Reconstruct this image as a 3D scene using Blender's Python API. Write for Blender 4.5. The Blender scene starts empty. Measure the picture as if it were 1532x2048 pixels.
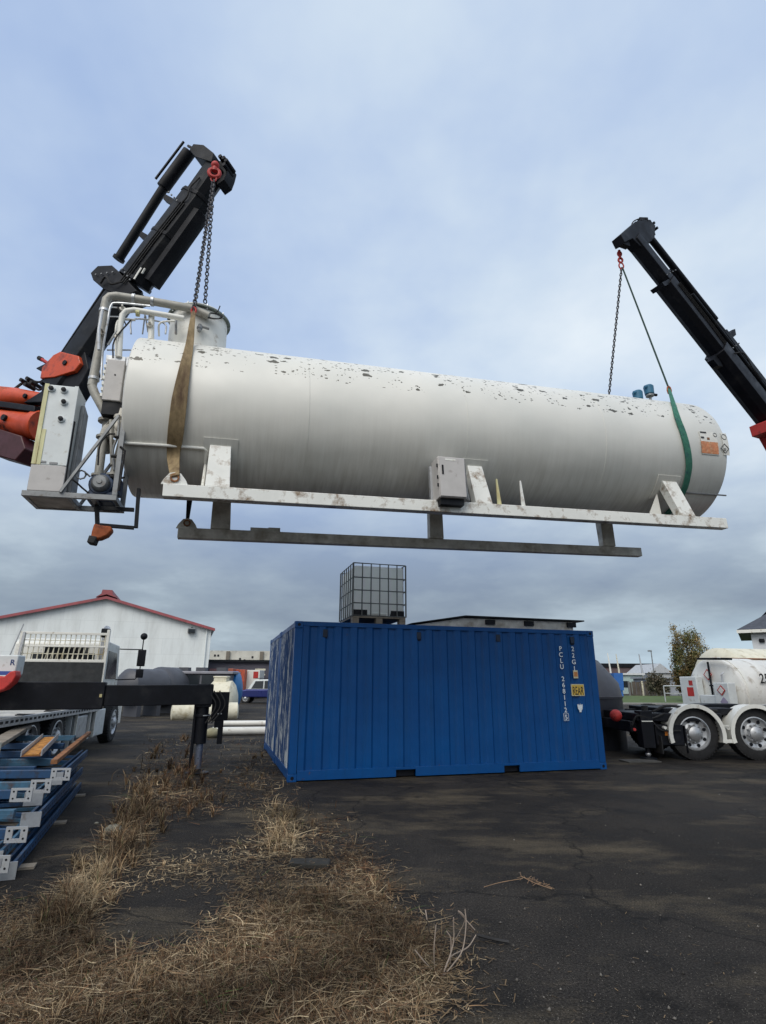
import bpy, bmesh, math, random
import numpy as np
from mathutils import Vector, Matrix
random.seed(7); rng = np.random.default_rng(7)
S = bpy.context.scene; COL = S.collection
# ------------------------------------------------------------ camera, sky, sun
CH = 1.56; PITCH = math.radians(17.05); ROLL = math.radians(.29); FPX = 1112.6
FW = Vector((0, math.cos(PITCH), math.sin(PITCH))); UP0 = Vector((0, -math.sin(PITCH), math.cos(PITCH))); RT0 = Vector((1, 0, 0))
RT = math.cos(ROLL)*RT0+math.sin(ROLL)*UP0; UP = -math.sin(ROLL)*RT0+math.cos(ROLL)*UP0
CAM = Vector((0, 0, CH))
cd = bpy.data.cameras.new('camera'); cam = bpy.data.objects.new('camera', cd); COL.objects.link(cam)
cd.sensor_fit = 'HORIZONTAL'; cd.sensor_width = 36; cd.lens = FPX/1532*36; cd.clip_start = .05; cd.clip_end = 4000
m = Matrix((RT, UP, -FW)).transposed().to_4x4(); m.translation = CAM; cam.matrix_world = m
S.camera = cam
S.render.resolution_x = 766; S.render.resolution_y = 1024
SUN_EL = math.radians(47); SUN_AZ = math.radians(200)      # azimuth clockwise from +Y: behind the camera, a little to the left
w = bpy.data.worlds.new('World'); S.world = w; w.use_nodes = True
nt = w.node_tree; nt.nodes.clear(); N = nt.nodes.new; LK = nt.links.new
def math_n(op, a, b=None, c=None, tree=None, clamp=False):
    t = tree or nt; n = t.nodes.new('ShaderNodeMath'); n.operation = op; n.use_clamp = clamp
    for i, v in enumerate((a, b, c)):
        if v is None: continue
        if isinstance(v, (int, float)): n.inputs[i].default_value = v
        else: t.links.new(v, n.inputs[i])
    return n.outputs[0]
def ramp(t, fac, stops, interp='LINEAR'):
    r = t.nodes.new('ShaderNodeValToRGB'); r.color_ramp.interpolation = interp
    e = r.color_ramp.elements
    while len(e) < len(stops): e.new(.5)
    for i, (p, c) in enumerate(stops):
        e[i].position = p
        e[i].color = (c, c, c, 1) if isinstance(c, (int, float)) else (*c, 1)
    t.links.new(fac, r.inputs[0]); return r.outputs[0]
def mixc(t, fac, a, b, mode='MIX'):
    n = t.nodes.new('ShaderNodeMix'); n.data_type = 'RGBA'; n.blend_type = mode
    for s, v in ((n.inputs[0], fac), (n.inputs[6], a), (n.inputs[7], b)):
        if isinstance(v, (int, float)): s.default_value = v
        elif isinstance(v, tuple): s.default_value = (*v, 1)
        else: t.links.new(v, s)
    return n.outputs[2]
tc = N('ShaderNodeTexCoord'); sep = N('ShaderNodeSeparateXYZ'); LK(tc.outputs['Generated'], sep.inputs[0])
X, Y, Z = sep.outputs
sky = N('ShaderNodeTexSky'); sky.sky_type = 'NISHITA'; sky.sun_disc = False; sky.sun_elevation = SUN_EL; sky.sun_rotation = SUN_AZ
sky.air_density = 1.2; sky.dust_density = 1.5
zc = math_n('ADD', math_n('MAXIMUM', Z, 0.0), .22)
comb = N('ShaderNodeCombineXYZ'); LK(math_n('DIVIDE', X, zc), comb.inputs[0]); LK(math_n('DIVIDE', Y, zc), comb.inputs[1])
def wnoise(scale, detail, rough, off=0., vec=None):
    mp = N('ShaderNodeMapping'); LK(vec or comb.outputs[0], mp.inputs[0]); mp.inputs['Location'].default_value = (off, off*.7, 0)
    n = N('ShaderNodeTexNoise'); n.inputs['Scale'].default_value = scale; n.inputs['Detail'].default_value = detail; n.inputs['Roughness'].default_value = rough
    LK(mp.outputs[0], n.inputs['Vector']); return n.outputs['Fac']
n1 = wnoise(.8, 5, .5, 3.1); n2 = wnoise(2.2, 5, .55, 9.4); n3 = wnoise(.45, 2, .5, 17.2)
# cloud layer colours (same physical scale as the sky texture, so strength 0.1 applies to both)
K = 10.
azr = math_n('ARCTAN2', X, Y)                       # the cloud is thinner ahead and to the right
veil = math_n('MULTIPLY', ramp(nt, math_n('MULTIPLY_ADD', azr, .5, .5), [(.22, 0.), (.56, 1.), (.80, .7), (1., .35)], 'EASE'), ramp(nt, Z, [(.12, 0.), (.38, 1.), (.8, .7)], 'EASE'))
mixn = math_n('ADD', math_n('ADD', math_n('MULTIPLY', n1, .62), math_n('MULTIPLY', n2, .38)), math_n('MULTIPLY_ADD', veil, .14, -.045))
cl = ramp(nt, mixn, [(.38, (.36*K, .475*K, .70*K)), (.48, (.46*K, .57*K, .75*K)), (.56, (.57*K, .67*K, .79*K)), (.68, (.74*K, .81*K, .87*K))])
low = ramp(nt, mixn, [(.38, (.20*K, .25*K, .33*K)), (.50, (.27*K, .33*K, .40*K)), (.66, (.46*K, .55*K, .62*K))])
hz = ramp(nt, Z, [(.10, 1.), (.42, 0.)], 'EASE')
c1 = mixc(nt, hz, cl, low)
# pale clearing along the horizon, mostly to the right
az = math_n('DIVIDE', X, math_n('ADD', math_n('ABSOLUTE', Y), .2))
band = math_n('MULTIPLY', ramp(nt, Z, [(.0, 1.), (.055, .9), (.12, 0.)], 'EASE'), ramp(nt, math_n('ADD', az, math_n('MULTIPLY', n2, .5)), [(.35, .12), (.75, .85)]))
c2 = mixc(nt, band, c1, (.48*K, .62*K, .73*K))
# brighter veil round the hidden sun
sd = Vector((math.sin(SUN_AZ)*math.cos(SUN_EL), math.cos(SUN_AZ)*math.cos(SUN_EL), math.sin(SUN_EL)))
dt = N('ShaderNodeVectorMath'); dt.operation = 'DOT_PRODUCT'; LK(tc.outputs['Generated'], dt.inputs[0]); dt.inputs[1].default_value = sd
gl = ramp(nt, dt.outputs['Value'], [(.55, 0.), (1., 1.)], 'EASE')
c3 = mixc(nt, gl, c2, (1.15*K, 1.13*K, 1.10*K))
c4 = mixc(nt, .93, sky.outputs[0], c3)
bg = N('ShaderNodeBackground'); bg.inputs[1].default_value = .1; LK(c4, bg.inputs[0])
wo = N('ShaderNodeOutputWorld'); LK(bg.outputs[0], wo.inputs[0])
sl = bpy.data.lights.new('sun', 'SUN'); sl.energy = 1.5; sl.angle = math.radians(35); sl.color = (1, .96, .9)
so = bpy.data.objects.new('sun', sl); COL.objects.link(so); so.rotation_euler = sd.to_track_quat('Z', 'Y').to_euler()
S.view_settings.view_transform = 'Standard'; S.view_settings.look = 'None'; S.view_settings.exposure = .21; S.view_settings.gamma = 1
S.render.engine = 'CYCLES'

# ------------------------------------------------------------ where a picture point lies in the place
def ray(px, py): return (FW*FPX+RT*(px-766)-UP*(py-1024))
def at_y(px, py, y): d = ray(px, py); return CAM+d*(y/d.y)
def at_z(px, py, z=0.): d = ray(px, py); return CAM+d*((z-CH)/d.z)
def on_plane(px, py, P, n): d = ray(px, py); return CAM+d*((P-CAM).dot(n)/d.dot(n))
def project(P):
    d = P-CAM; z = d.dot(FW); return 766+FPX*d.dot(RT)/z, 1024-FPX*d.dot(UP)/z

# ------------------------------------------------------------ materials
def new_mat(name):
    m = bpy.data.materials.new(name); m.use_nodes = True; t = m.node_tree; b = t.nodes['Principled BSDF']; return m, t, b
def obj_co(t, scale=(1, 1, 1), kind='Object'):
    c = t.nodes.new('ShaderNodeTexCoord'); mp = t.nodes.new('ShaderNodeMapping'); mp.inputs['Scale'].default_value = scale
    t.links.new(c.outputs[kind], mp.inputs[0]); return mp.outputs[0]
def noise(t, scale, detail=4, rough=.55, vec=None, sc=(1, 1, 1)):
    n = t.nodes.new('ShaderNodeTexNoise'); n.inputs['Scale'].default_value = scale; n.inputs['Detail'].default_value = detail; n.inputs['Roughness'].default_value = rough
    t.links.new(vec if vec is not None else obj_co(t, sc), n.inputs['Vector']); return n.outputs['Fac']
def bump(t, b, h, strength=.2, dist=.01):
    n = t.nodes.new('ShaderNodeBump'); n.inputs['Strength'].default_value = strength; n.inputs['Distance'].default_value = dist
    t.links.new(h, n.inputs['Height']); t.links.new(n.outputs[0], b.inputs['Normal'])
_mc = {}
def paint(name, col, rough=.45, metal=0., var=.15, scale=3., dirt=None, dirt_amt=.5, dirt_scale=7., bmp=0., sc=(1, 1, 1), spec=.5):
    if name in _mc: return _mc[name]
    m, t, b = new_mat(name)
    n = noise(t, scale, 5, .6, sc=sc)
    f = ramp(t, n, [(.3, 1-var), (.7, 1+var*.6)])
    c = mixc(t, 1., col, f, 'MULTIPLY')
    if dirt is not None:
        d = noise(t, dirt_scale, 6, .65, sc=sc)
        c = mixc(t, ramp(t, d, [(.62-dirt_amt*.25, 0.), (.75-dirt_amt*.12, 1.)]), c, dirt)
    t.links.new(c, b.inputs['Base Color'])
    b.inputs['Metallic'].default_value = metal
    t.links.new(ramp(t, n, [(.3, min(1, rough+.12)), (.7, max(.05, rough-.08))]), b.inputs['Roughness'])
    b.inputs['Specular IOR Level'].default_value = spec
    if bmp: bump(t, b, noise(t, scale*8, 3), bmp)
    _mc[name] = m; return m
WHITE = paint('white paint', (.72, .72, .67), .42, var=.08, dirt=(.30, .24, .16), dirt_amt=.12, dirt_scale=5)
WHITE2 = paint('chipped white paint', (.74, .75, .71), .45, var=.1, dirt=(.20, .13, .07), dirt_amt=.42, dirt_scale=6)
CREAM = paint('cream paint', (.66, .63, .50), .5, var=.14, dirt=(.33, .27, .14), dirt_amt=.35, dirt_scale=2.5)
GREYP = paint('grey steel', (.22, .23, .235), .45, .35, .2, 6, dirt=(.10, .07, .05), dirt_amt=.2)
GALV = paint('galvanised steel', (.50, .52, .54), .42, .6, .2, 9, dirt=(.25, .2, .15), dirt_amt=.15)
PIPEG = paint('weathered pipe paint', (.36, .35, .31), .5, .1, .2, 7, dirt=(.16, .13, .1), dirt_amt=.3)
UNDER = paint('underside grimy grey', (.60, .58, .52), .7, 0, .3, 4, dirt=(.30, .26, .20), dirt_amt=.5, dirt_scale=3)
BLACK = paint('black crane paint', (.006, .007, .011), .5, 0, .4, 3, dirt=(.02, .02, .022), dirt_amt=.3, dirt_scale=3, spec=.22)
BLACK2 = paint('satin dark grey', (.008, .010, .014), .5, 0, .4, 3, dirt=(.03, .03, .03), dirt_amt=.3, dirt_scale=4, spec=.2)
RUBBER = paint('rubber', (.018, .018, .019), .8, 0, .3, 8, bmp=.1)
CHROME = paint('polished steel', (.52, .53, .54), .42, .75, .2, 9, dirt=(.16, .15, .14), dirt_amt=.25)
ORANGE = paint('orange red crane paint', (.62, .075, .016), .4, 0, .3, 3, dirt=(.06, .012, .008), dirt_amt=.42, dirt_scale=3)
REDP = paint('red paint', (.45, .03, .025), .6, 0, .2, 4, dirt=(.1, .02, .015), dirt_amt=.2)
RUSTO = paint('orange rusty plastic', (.36, .085, .02), .7, 0, .4, 8, dirt=(.08, .02, .01), dirt_amt=.5)
RUST = paint('rust', (.28, .12, .045), .85, 0, .4, 9, dirt=(.10, .05, .03), dirt_amt=.5)
GLASS = paint('dark glass', (.02, .025, .03), .08, 0, .1, 2)
BLUE_S = paint('blue sensor paint', (.03, .14, .24), .45, 0, .2, 6)
BLUE_P = paint('dark blue pump paint', (.02, .045, .10), .5, 0, .3, 8, dirt=(.02, .02, .02), dirt_amt=.4)
BLUE_R = paint('shaded racking blue', (.010, .055, .14), .5, 0, .4, 4, dirt=(.02, .02, .025), dirt_amt=.5, dirt_scale=8)  # low base and near-black dirt blotches put the pile's shade into the colour
BLUE_R2 = paint('faded shaded racking blue', (.04, .12, .20), .5, 0, .4, 5, dirt=(.06, .03, .02), dirt_amt=.5)  # faded blue, its base likewise lowered for shade in the pile
BOXG = paint('grey cabinet paint', (.47, .455, .44), .5, 0, .08, 5, dirt=(.25, .22, .2), dirt_amt=.1)
DISP = paint('pale cabinet', (.62, .66, .66), .35, 0, .1, 4, dirt=(.4, .38, .33), dirt_amt=.15)
YELLOWISH = paint('yellowed trim', (.62, .60, .33), .5, 0, .2, 9, dirt=(.4, .3, .12), dirt_amt=.3, sc=(1, 1, .2))
PLASTIC_W = paint('milky plastic', (.90, .90, .86), .4, 0, .04, 3)
_t = PLASTIC_W.node_tree; _tr = _t.nodes.new('ShaderNodeBsdfTranslucent'); _tr.inputs[0].default_value = (.92, .93, .90, 1); _mx = _t.nodes.new('ShaderNodeMixShader'); _mx.inputs[0].default_value = .65
_t.links.new(_t.nodes['Principled BSDF'].outputs[0], _mx.inputs[1]); _t.links.new(_tr.outputs[0], _mx.inputs[2]); _t.links.new(_mx.outputs[0], _t.nodes['Material Output'].inputs[0])
STRAPB = paint('dirty brown webbing', (.26, .19, .10), .9, 0, .35, 14, dirt=(.10, .06, .035), dirt_amt=.45, dirt_scale=5, bmp=.3, sc=(1, 1, .3))
STRAPG = paint('green webbing', (.035, .16, .11), .85, 0, .25, 18, dirt=(.02, .08, .09), dirt_amt=.35, bmp=.3)
CHAINM = paint('chain steel', (.06, .06, .065), .5, .6, .3, 20)
WOOD = paint('grey timber', (.23, .20, .16), .85, 0, .3, 5, dirt=(.1, .08, .06), dirt_amt=.4, bmp=.2, sc=(.3, 1, 1))
TANKG = paint('grey polyethylene', (.065, .068, .08), .5, 0, .12, 2)
TANKG2 = paint('dark polyethylene', (.016, .018, .026), .5, 0, .15, 2)

def mat_tank():
    m, t, b = new_mat('weathered white tank paint')
    co = t.nodes.new('ShaderNodeTexCoord').outputs['Object']; sp = t.nodes.new('ShaderNodeSeparateXYZ'); t.links.new(co, sp.inputs[0])
    base = mixc(t, ramp(t, noise(t, .9, 4, .5), [(.35, 0.), (.65, 1.)]), (.70, .695, .645), (.62, .625, .585))
    # rain streaks running down the shell
    st = noise(t, 1., 6, .7, vec=obj_co(t, (15, 1.6, .8)))
    lowm = ramp(t, math_n('MULTIPLY_ADD', sp.outputs[2], .4, .5, tree=t), [(.0, .95), (.14, .6), (.30, .22), (.48, .06), (.6, .0)])
    s2 = math_n('MULTIPLY', ramp(t, math_n('ADD', math_n('MULTIPLY', st, .7, tree=t), math_n('MULTIPLY', noise(t, 1.1, 3), .3, tree=t), tree=t), [(.40, 0.), (.66, 1.)]), lowm, tree=t)
    c = mixc(t, math_n('MULTIPLY', s2, .8, tree=t), base, (.36, .345, .29))
    # flaked and mossy spots high on the shell
    hi = ramp(t, math_n('MULTIPLY_ADD', sp.outputs[2], .4, .5, tree=t), [(.58, 0.), (.66, .8), (.76, 1.)])
    def spots(sc, thr, soft, cluster, cthr):
        v = t.nodes.new('ShaderNodeTexVoronoi'); v.inputs['Scale'].default_value = sc; v.inputs['Randomness'].default_value = 1.
        wv = t.nodes.new('ShaderNodeVectorMath'); wv.operation = 'MULTIPLY_ADD'
        nn = t.nodes.new('ShaderNodeTexNoise'); nn.inputs['Scale'].default_value = sc*1.6; nn.inputs['Detail'].default_value = 3; t.links.new(co, nn.inputs['Vector'])
        t.links.new(nn.outputs['Color'], wv.inputs[0]); wv.inputs[1].default_value = (.9/sc,)*3
        mp = t.nodes.new('ShaderNodeMapping'); mp.inputs['Scale'].default_value = (.55, 1, 1); t.links.new(co, mp.inputs[0]); t.links.new(mp.outputs[0], wv.inputs[2])
        t.links.new(wv.outputs[0], v.inputs['Vector'])
        rnd = t.nodes.new('ShaderNodeSeparateColor'); t.links.new(v.outputs['Color'], rnd.inputs[0])
        rad = math_n('MULTIPLY', math_n('POWER', rnd.outputs[0], 2., tree=t), thr, tree=t)
        hit = math_n('GREATER_THAN', math_n('SUBTRACT', rad, v.outputs['Distance'], tree=t), soft, tree=t)
        clus = ramp(t, noise(t, cluster, 2), [(cthr, 0.), (cthr+.06, 1.)])
        return math_n('MULTIPLY', hit, clus, tree=t)
    f1 = math_n('MULTIPLY', spots(9, .54, .10, 1.6, .38), hi, tree=t)
    f2 = math_n('MULTIPLY', spots(30, .56, .10, 2.4, .44), hi, tree=t)
    f3 = math_n('MULTIPLY', spots(4.2, .46, .24, .9, .34), hi, tree=t)
    f = math_n('GREATER_THAN', math_n('MAXIMUM', math_n('MAXIMUM', f1, f2, tree=t), f3, tree=t), .5, tree=t)
    c = mixc(t, f, c, (.075, .07, .05))
    # moss smear along the very top
    top = math_n('MULTIPLY', ramp(t, math_n('MULTIPLY_ADD', sp.outputs[2], .4, .5, tree=t), [(.93, 0.), (.98, 1.)]), ramp(t, noise(t, 5, 6, .7, sc=(.5, 1, 1)), [(.42, 0.), (.6, 1.)]), tree=t)
    c = mixc(t, math_n('MULTIPLY', top, .5, tree=t), c, (.22, .23, .18))
    t.links.new(c, b.inputs['Base Color'])
    t.links.new(ramp(t, noise(t, 2, 4), [(.3, .5), (.7, .38)]), b.inputs['Roughness'])
    b.inputs['Specular IOR Level'].default_value = .5
    bump(t, b, noise(t, 1.1, 2), .35, .05)
    return m
TANKW = mat_tank()
def mat_container():
    m, t, b = new_mat('container blue')
    n = noise(t, 1.2, 5, .6); n2 = noise(t, 1., 5, .7, vec=obj_co(t, (9, 9, .3)))
    c = mixc(t, ramp(t, n, [(.3, 0.), (.7, 1.)]), (.002, .054, .200), (.003, .070, .245))
    c = mixc(t, math_n('MULTIPLY', ramp(t, n2, [(.5, 0.), (.75, 1.)]), .35, tree=t), c, (.010, .045, .11))
    c = mixc(t, ramp(t, noise(t, 1., 7, .8, vec=obj_co(t, (22, 22, .5))), [(.66, 0.), (.72, .55)]), c, (.035, .05, .075))
    c = mixc(t, ramp(t, noise(t, 4.5, 7, .75, sc=(1, 1, .5)), [(.665, 0.), (.70, .8)]), c, (.09, .045, .025))
    ch = noise(t, 16, 6, .75)
    c = mixc(t, ramp(t, ch, [(.735, 0.), (.76, 1.)]), c, (.16, .19, .24))
    t.links.new(c, b.inputs['Base Color']); t.links.new(ramp(t, n, [(.3, .5), (.7, .36)]), b.inputs['Roughness'])
    b.inputs['Specular IOR Level'].default_value = .25
    bump(t, b, noise(t, 1.7, 3), .55, .03); return m
CBLUE = mat_container()
def mat_weathered():
    m, t, b = new_mat('chalky weathered blue paint')
    n = noise(t, 1., 7, .75, vec=obj_co(t, (1, 13, .7)))
    n2 = noise(t, 2.2, 4, .6)
    f = ramp(t, math_n('ADD', math_n('MULTIPLY', n, .7, tree=t), math_n('MULTIPLY', n2, .3, tree=t), tree=t), [(.50, 0.), (.56, 1.)])
    c = mixc(t, f, (.006, .042, .14), (.42, .46, .48))
    t.links.new(c, b.inputs['Base Color']); b.inputs['Roughness'].default_value = .8; return m
CWEATH = mat_weathered()
def mat_asphalt():
    m, t, b = new_mat('old asphalt')
    big = noise(t, .28, 4, .55); mid = noise(t, 1.6, 6, .65); fine = noise(t, 38, 5, .75); agg = noise(t, 120, 3, .7)
    c = mixc(t, ramp(t, big, [(.35, 0.), (.65, 1.)]), (.0220, .0200, .0185), (.0450, .0405, .0365))
    c = mixc(t, ramp(t, mid, [(.40, 0.), (.66, .75)]), c, (.0130, .0120, .0113))
    # dusty, faintly mossy patches
    dn = noise(t, .75, 9, .68, vec=obj_co(t, (.6, 1.2, 1)))
    c = mixc(t, ramp(t, dn, [(.50, 0.), (.66, .85)]), c, (.100, .083, .058))
    c = mixc(t, ramp(t, fine, [(.58, 0.), (.76, .6)]), c, (.115, .105, .094))
    c = mixc(t, ramp(t, agg, [(.64, 0.), (.74, .7)]), c, (.13, .12, .108))
    c = mixc(t, ramp(t, fine, [(.30, .7), (.45, 0.)]), c, (.005, .005, .005))
    grain = noise(t, 75, 2, .8)
    c = mixc(t, 1., c, ramp(t, grain, [(.34, .45), (.5, 1.), (.66, 1.75)]), 'MULTIPLY')
    st_ = noise(t, .9, 6, .7, vec=obj_co(t, (1, 1, 1)))
    c = mixc(t, ramp(t, st_, [(.60, 0.), (.66, .6)]), c, (.0085, .008, .008))
    # cracks
    v = t.nodes.new('ShaderNodeTexVoronoi'); v.feature = 'DISTANCE_TO_EDGE'; v.inputs['Scale'].default_value = .33
    wv = t.nodes.new('ShaderNodeVectorMath'); wv.operation = 'ADD'; co = obj_co(t)
    nn = t.nodes.new('ShaderNodeTexNoise'); nn.inputs['Scale'].default_value = 1.4; nn.inputs['Detail'].default_value = 5; t.links.new(co, nn.inputs['Vector'])
    t.links.new(co, wv.inputs[0]); t.links.new(nn.outputs['Color'], wv.inputs[1]); t.links.new(wv.outputs[0], v.inputs['Vector'])
    cr = ramp(t, v.outputs['Distance'], [(.0, .8), (.006, 0.)])
    c = mixc(t, cr, c, (.008, .008, .008))
    t.links.new(c, b.inputs['Base Color'])
    t.links.new(ramp(t, mid, [(.3, .92), (.7, .62)]), b.inputs['Roughness']); b.inputs['Specular IOR Level'].default_value = .1
    h = math_n('ADD', math_n('MULTIPLY', fine, .6, tree=t), math_n('MULTIPLY', agg, .4, tree=t), tree=t)
    bump(t, b, h, 1., .02); return m
ASPH = mat_asphalt()
def mat_attr(name, rough=.85, trans=0.):
    m, t, b = new_mat(name); a = t.nodes.new('ShaderNodeAttribute'); a.attribute_name = 'col'
    t.links.new(a.outputs['Color'], b.inputs['Base Color']); b.inputs['Roughness'].default_value = rough; b.inputs['Specular IOR Level'].default_value = .2; return m
STRAW = mat_attr('dry straw'); LEAF = mat_attr('leaves', .7)
def mat_shed():
    m, t, b = new_mat('white painted block wall')
    br = t.nodes.new('ShaderNodeTexBrick'); br.inputs['Scale'].default_value = 1.; br.inputs['Mortar Size'].default_value = .012
    br.inputs['Brick Width'].default_value = 2.4; br.inputs['Row Height'].default_value = 1.2
    br.inputs['Color1'].default_value = (.80, .84, .83, 1); br.inputs['Color2'].default_value = (.77, .815, .81, 1); br.inputs['Mortar'].default_value = (.66, .70, .70, 1)
    mp = t.nodes.new('ShaderNodeMapping'); mp.inputs['Rotation'].default_value = (math.radians(90), 0, 0); cc = t.nodes.new('ShaderNodeTexCoord')
    t.links.new(cc.outputs['Object'], mp.inputs[0]); t.links.new(mp.outputs[0], br.inputs[0])
    n = noise(t, .5, 6, .7, sc=(2.5, 1, .6)); c = mixc(t, ramp(t, n, [(.45, 0.), (.75, .55)]), br.outputs[0], (.50, .52, .50))
    t.links.new(c, b.inputs['Base Color']); b.inputs['Roughness'].default_value = .8; return m
SHEDW = mat_shed()

# ------------------------------------------------------------ mesh helpers
class MB:
    def __init__(s): s.v = []; s.f = []; s.mi = []; s.cur = 0
    def add(s, vs, fs):
        o = len(s.v); s.v += [Vector(v) for v in vs]; s.f += [tuple(i+o for i in f) for f in fs]; s.mi += [s.cur]*len(fs); return s
    def box(s, a, b, M=None):
        x0, y0, z0 = a; x1, y1, z1 = b
        vs = [Vector(p) for p in ((x0, y0, z0), (x1, y0, z0), (x1, y1, z0), (x0, y1, z0), (x0, y0, z1), (x1, y0, z1), (x1, y1, z1), (x0, y1, z1))]
        if M is not None: vs = [M @ v for v in vs]
        return s.add(vs, [(0, 3, 2, 1), (4, 5, 6, 7), (0, 1, 5, 4), (1, 2, 6, 5), (2, 3, 7, 6), (3, 0, 4, 7)])
    def beam(s, p, q, w, h, up=(0, 0, 1)):
        p = Vector(p); q = Vector(q); d = (q-p).normalized(); up = Vector(up)
        sd_ = d.cross(up)
        if sd_.length < 1e-3: sd_ = d.cross(Vector((0, 1, 0)))
        sd_.normalize(); u2 = sd_.cross(d)
        vs = [c+sd_*(w/2*i)+u2*(h/2*j) for c in (p, q) for i, j in ((-1, -1), (1, -1), (1, 1), (-1, 1))]
        return s.add(vs, [(0, 1, 2, 3), (7, 6, 5, 4), (0, 4, 5, 1), (1, 5, 6, 2), (2, 6, 7, 3), (3, 7, 4, 0)])
    def tube(s, pts, r, n=10, caps=True, closed=False):
        pts = [Vector(p) for p in pts]; R = r if isinstance(r, (list, tuple)) else [r]*len(pts)
        k = len(pts); ref = None; vs = []
        for i, p in enumerate(pts):
            if closed: d = pts[(i+1) % k]-pts[i-1]
            else: d = pts[min(i+1, k-1)]-pts[max(i-1, 0)]
            d.normalize()
            if ref is None:
                ref = d.orthogonal().normalized()
            ref = (ref-d*ref.dot(d))
            if ref.length < 1e-5: ref = d.orthogonal()
            ref.normalize(); b2 = d.cross(ref)
            for j in range(n):
                a = 2*math.pi*j/n; vs.append(p+(ref*math.cos(a)+b2*math.sin(a))*R[i])
        fs = []
        for i in range(k if closed else k-1):
            for j in range(n):
                a = i*n+j; b_ = i*n+(j+1) % n; i2 = (i+1) % k
                fs.append((a, b_, i2*n+(j+1) % n, i2*n+j))
        if caps and not closed: fs += [tuple(range(n-1, -1, -1)), tuple((k-1)*n+j for j in range(n))]
        return s.add(vs, fs)
    def cyl(s, p, q, r, n=20, r2=None, caps=True): return s.tube([p, q], [r, r if r2 is None else r2], n, caps)
    def lathe(s, o, ax, prof, n=32):      # prof: (distance along the axis, radius)
        o = Vector(o); ax = Vector(ax).normalized(); e1 = ax.orthogonal().normalized(); e2 = ax.cross(e1); vs = []; fs = []
        for h, r in prof:
            for j in range(n):
                a = 2*math.pi*j/n; vs.append(o+ax*h+(e1*math.cos(a)+e2*math.sin(a))*max(r, 1e-4))
        for i in range(len(prof)-1):
            for j in range(n): fs.append((i*n+j, i*n+(j+1) % n, (i+1)*n+(j+1) % n, (i+1)*n+j))
        fs += [tuple(range(n-1, -1, -1)), tuple((len(prof)-1)*n+j for j in range(n))]
        return s.add(vs, fs)
    def prism(s, poly, vec):              # poly: 3D points in one plane, pushed by vec
        poly = [Vector(p) for p in poly]; vec = Vector(vec); k = len(poly)
        vs = poly+[p+vec for p in poly]
        fs = [tuple(range(k-1, -1, -1)), tuple(range(k, 2*k))]+[(i, (i+1) % k, k+(i+1) % k, k+i) for i in range(k)]
        return s.add(vs, fs)
    def sphere(s, c, r, n=12, sc=(1, 1, 1)):
        c = Vector(c); prof = [(math.cos(math.pi*(1-i/n))*r, math.sin(math.pi*i/n)*r) for i in range(n+1)]
        o = len(s.v); s.lathe((0, 0, 0), (0, 0, 1), prof, n*2)
        for i in range(o, len(s.v)): s.v[i] = Vector((s.v[i].x*sc[0], s.v[i].y*sc[1], s.v[i].z*sc[2]))+c
        return s
    def build(s, name, mat, parent=None, bev=0., smooth=35, loc=None, **tags):
        me = bpy.data.meshes.new(name); me.from_pydata([tuple(v) for v in s.v], [], s.f); me.polygons.foreach_set('material_index', s.mi); me.update()
        bm = bmesh.new(); bm.from_mesh(me); bmesh.ops.recalc_face_normals(bm, faces=bm.faces); bm.to_mesh(me); bm.free()
        for m_ in (mat if isinstance(mat, list) else [mat]): me.materials.append(m_)
        if smooth:
            me.polygons.foreach_set('use_smooth', [True]*len(me.polygons)); me.set_sharp_from_angle(angle=math.radians(smooth))
        o = bpy.data.objects.new(name, me); COL.objects.link(o)
        if parent is not None: o.parent = parent
        if loc is not None: o.location = loc
        if bev:
            md = o.modifiers.new('Bevel', 'BEVEL'); md.width = bev; md.segments = 2; md.limit_method = 'ANGLE'; md.angle_limit = math.radians(40)
        for k, v in tags.items(): o[k] = v
        return o
def catmull(pts, n=6):
    pts = [Vector(p) for p in pts]; P = [pts[0]*2-pts[1]]+pts+[pts[-1]*2-pts[-2]]; out = []
    for i in range(1, len(P)-2):
        for k in range(n):
            t_ = k/n; a, b_, c, d = P[i-1:i+3]
            out.append(.5*((2*b_)+(c-a)*t_+(2*a-5*b_+4*c-d)*t_*t_+(3*b_-3*c+d-a)*t_**3))
    return out+[pts[-1]]
def thing(name, label, cat, M=None, group=None):
    o = bpy.data.objects.new(name, None); COL.objects.link(o); o.empty_display_size = .2
    if M is not None: o.matrix_world = M
    o['label'] = label; o['category'] = cat
    if group: o['group'] = group
    return o
def tag(o, label, cat, group=None):
    o['label'] = label; o['category'] = cat
    if group: o['group'] = group
    return o
def copy_tree(o, parent=None):
    c = o.copy(); COL.objects.link(c); c.parent = parent
    for ch in [x for x in list(COL.objects) if x.parent is o]: copy_tree(ch, c)
    return c
def frame(loc, yaw): return Matrix.Translation(Vector(loc)) @ Matrix.Rotation(yaw, 4, 'Z')
def lettering(body, mat, parent, loc, rot, size, name='lettering', spacing=1., align='CENTER', ext=.002, sx=1.):
    cu = bpy.data.curves.new(name, 'FONT'); cu.body = body; cu.size = size; cu.extrude = ext; cu.space_line = spacing; cu.align_x = align; cu.align_y = 'TOP'
    cu.materials.append(mat); cu.offset = size*.012
    tmp = bpy.data.objects.new(name, cu); COL.objects.link(tmp); bpy.context.view_layer.update()
    me = bpy.data.meshes.new_from_object(tmp.evaluated_get(bpy.context.evaluated_depsgraph_get())); bpy.data.objects.remove(tmp)
    o = bpy.data.objects.new(name, me); COL.objects.link(o); o.parent = parent; o.location = loc; o.rotation_euler = rot; o.scale = (sx, 1, 1)
    return o
TXT_W = paint('white lettering', (.7, .76, .8), .5, var=.2, scale=30); TXT_K = paint('black lettering', (.015, .013, .012), .5)
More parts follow.
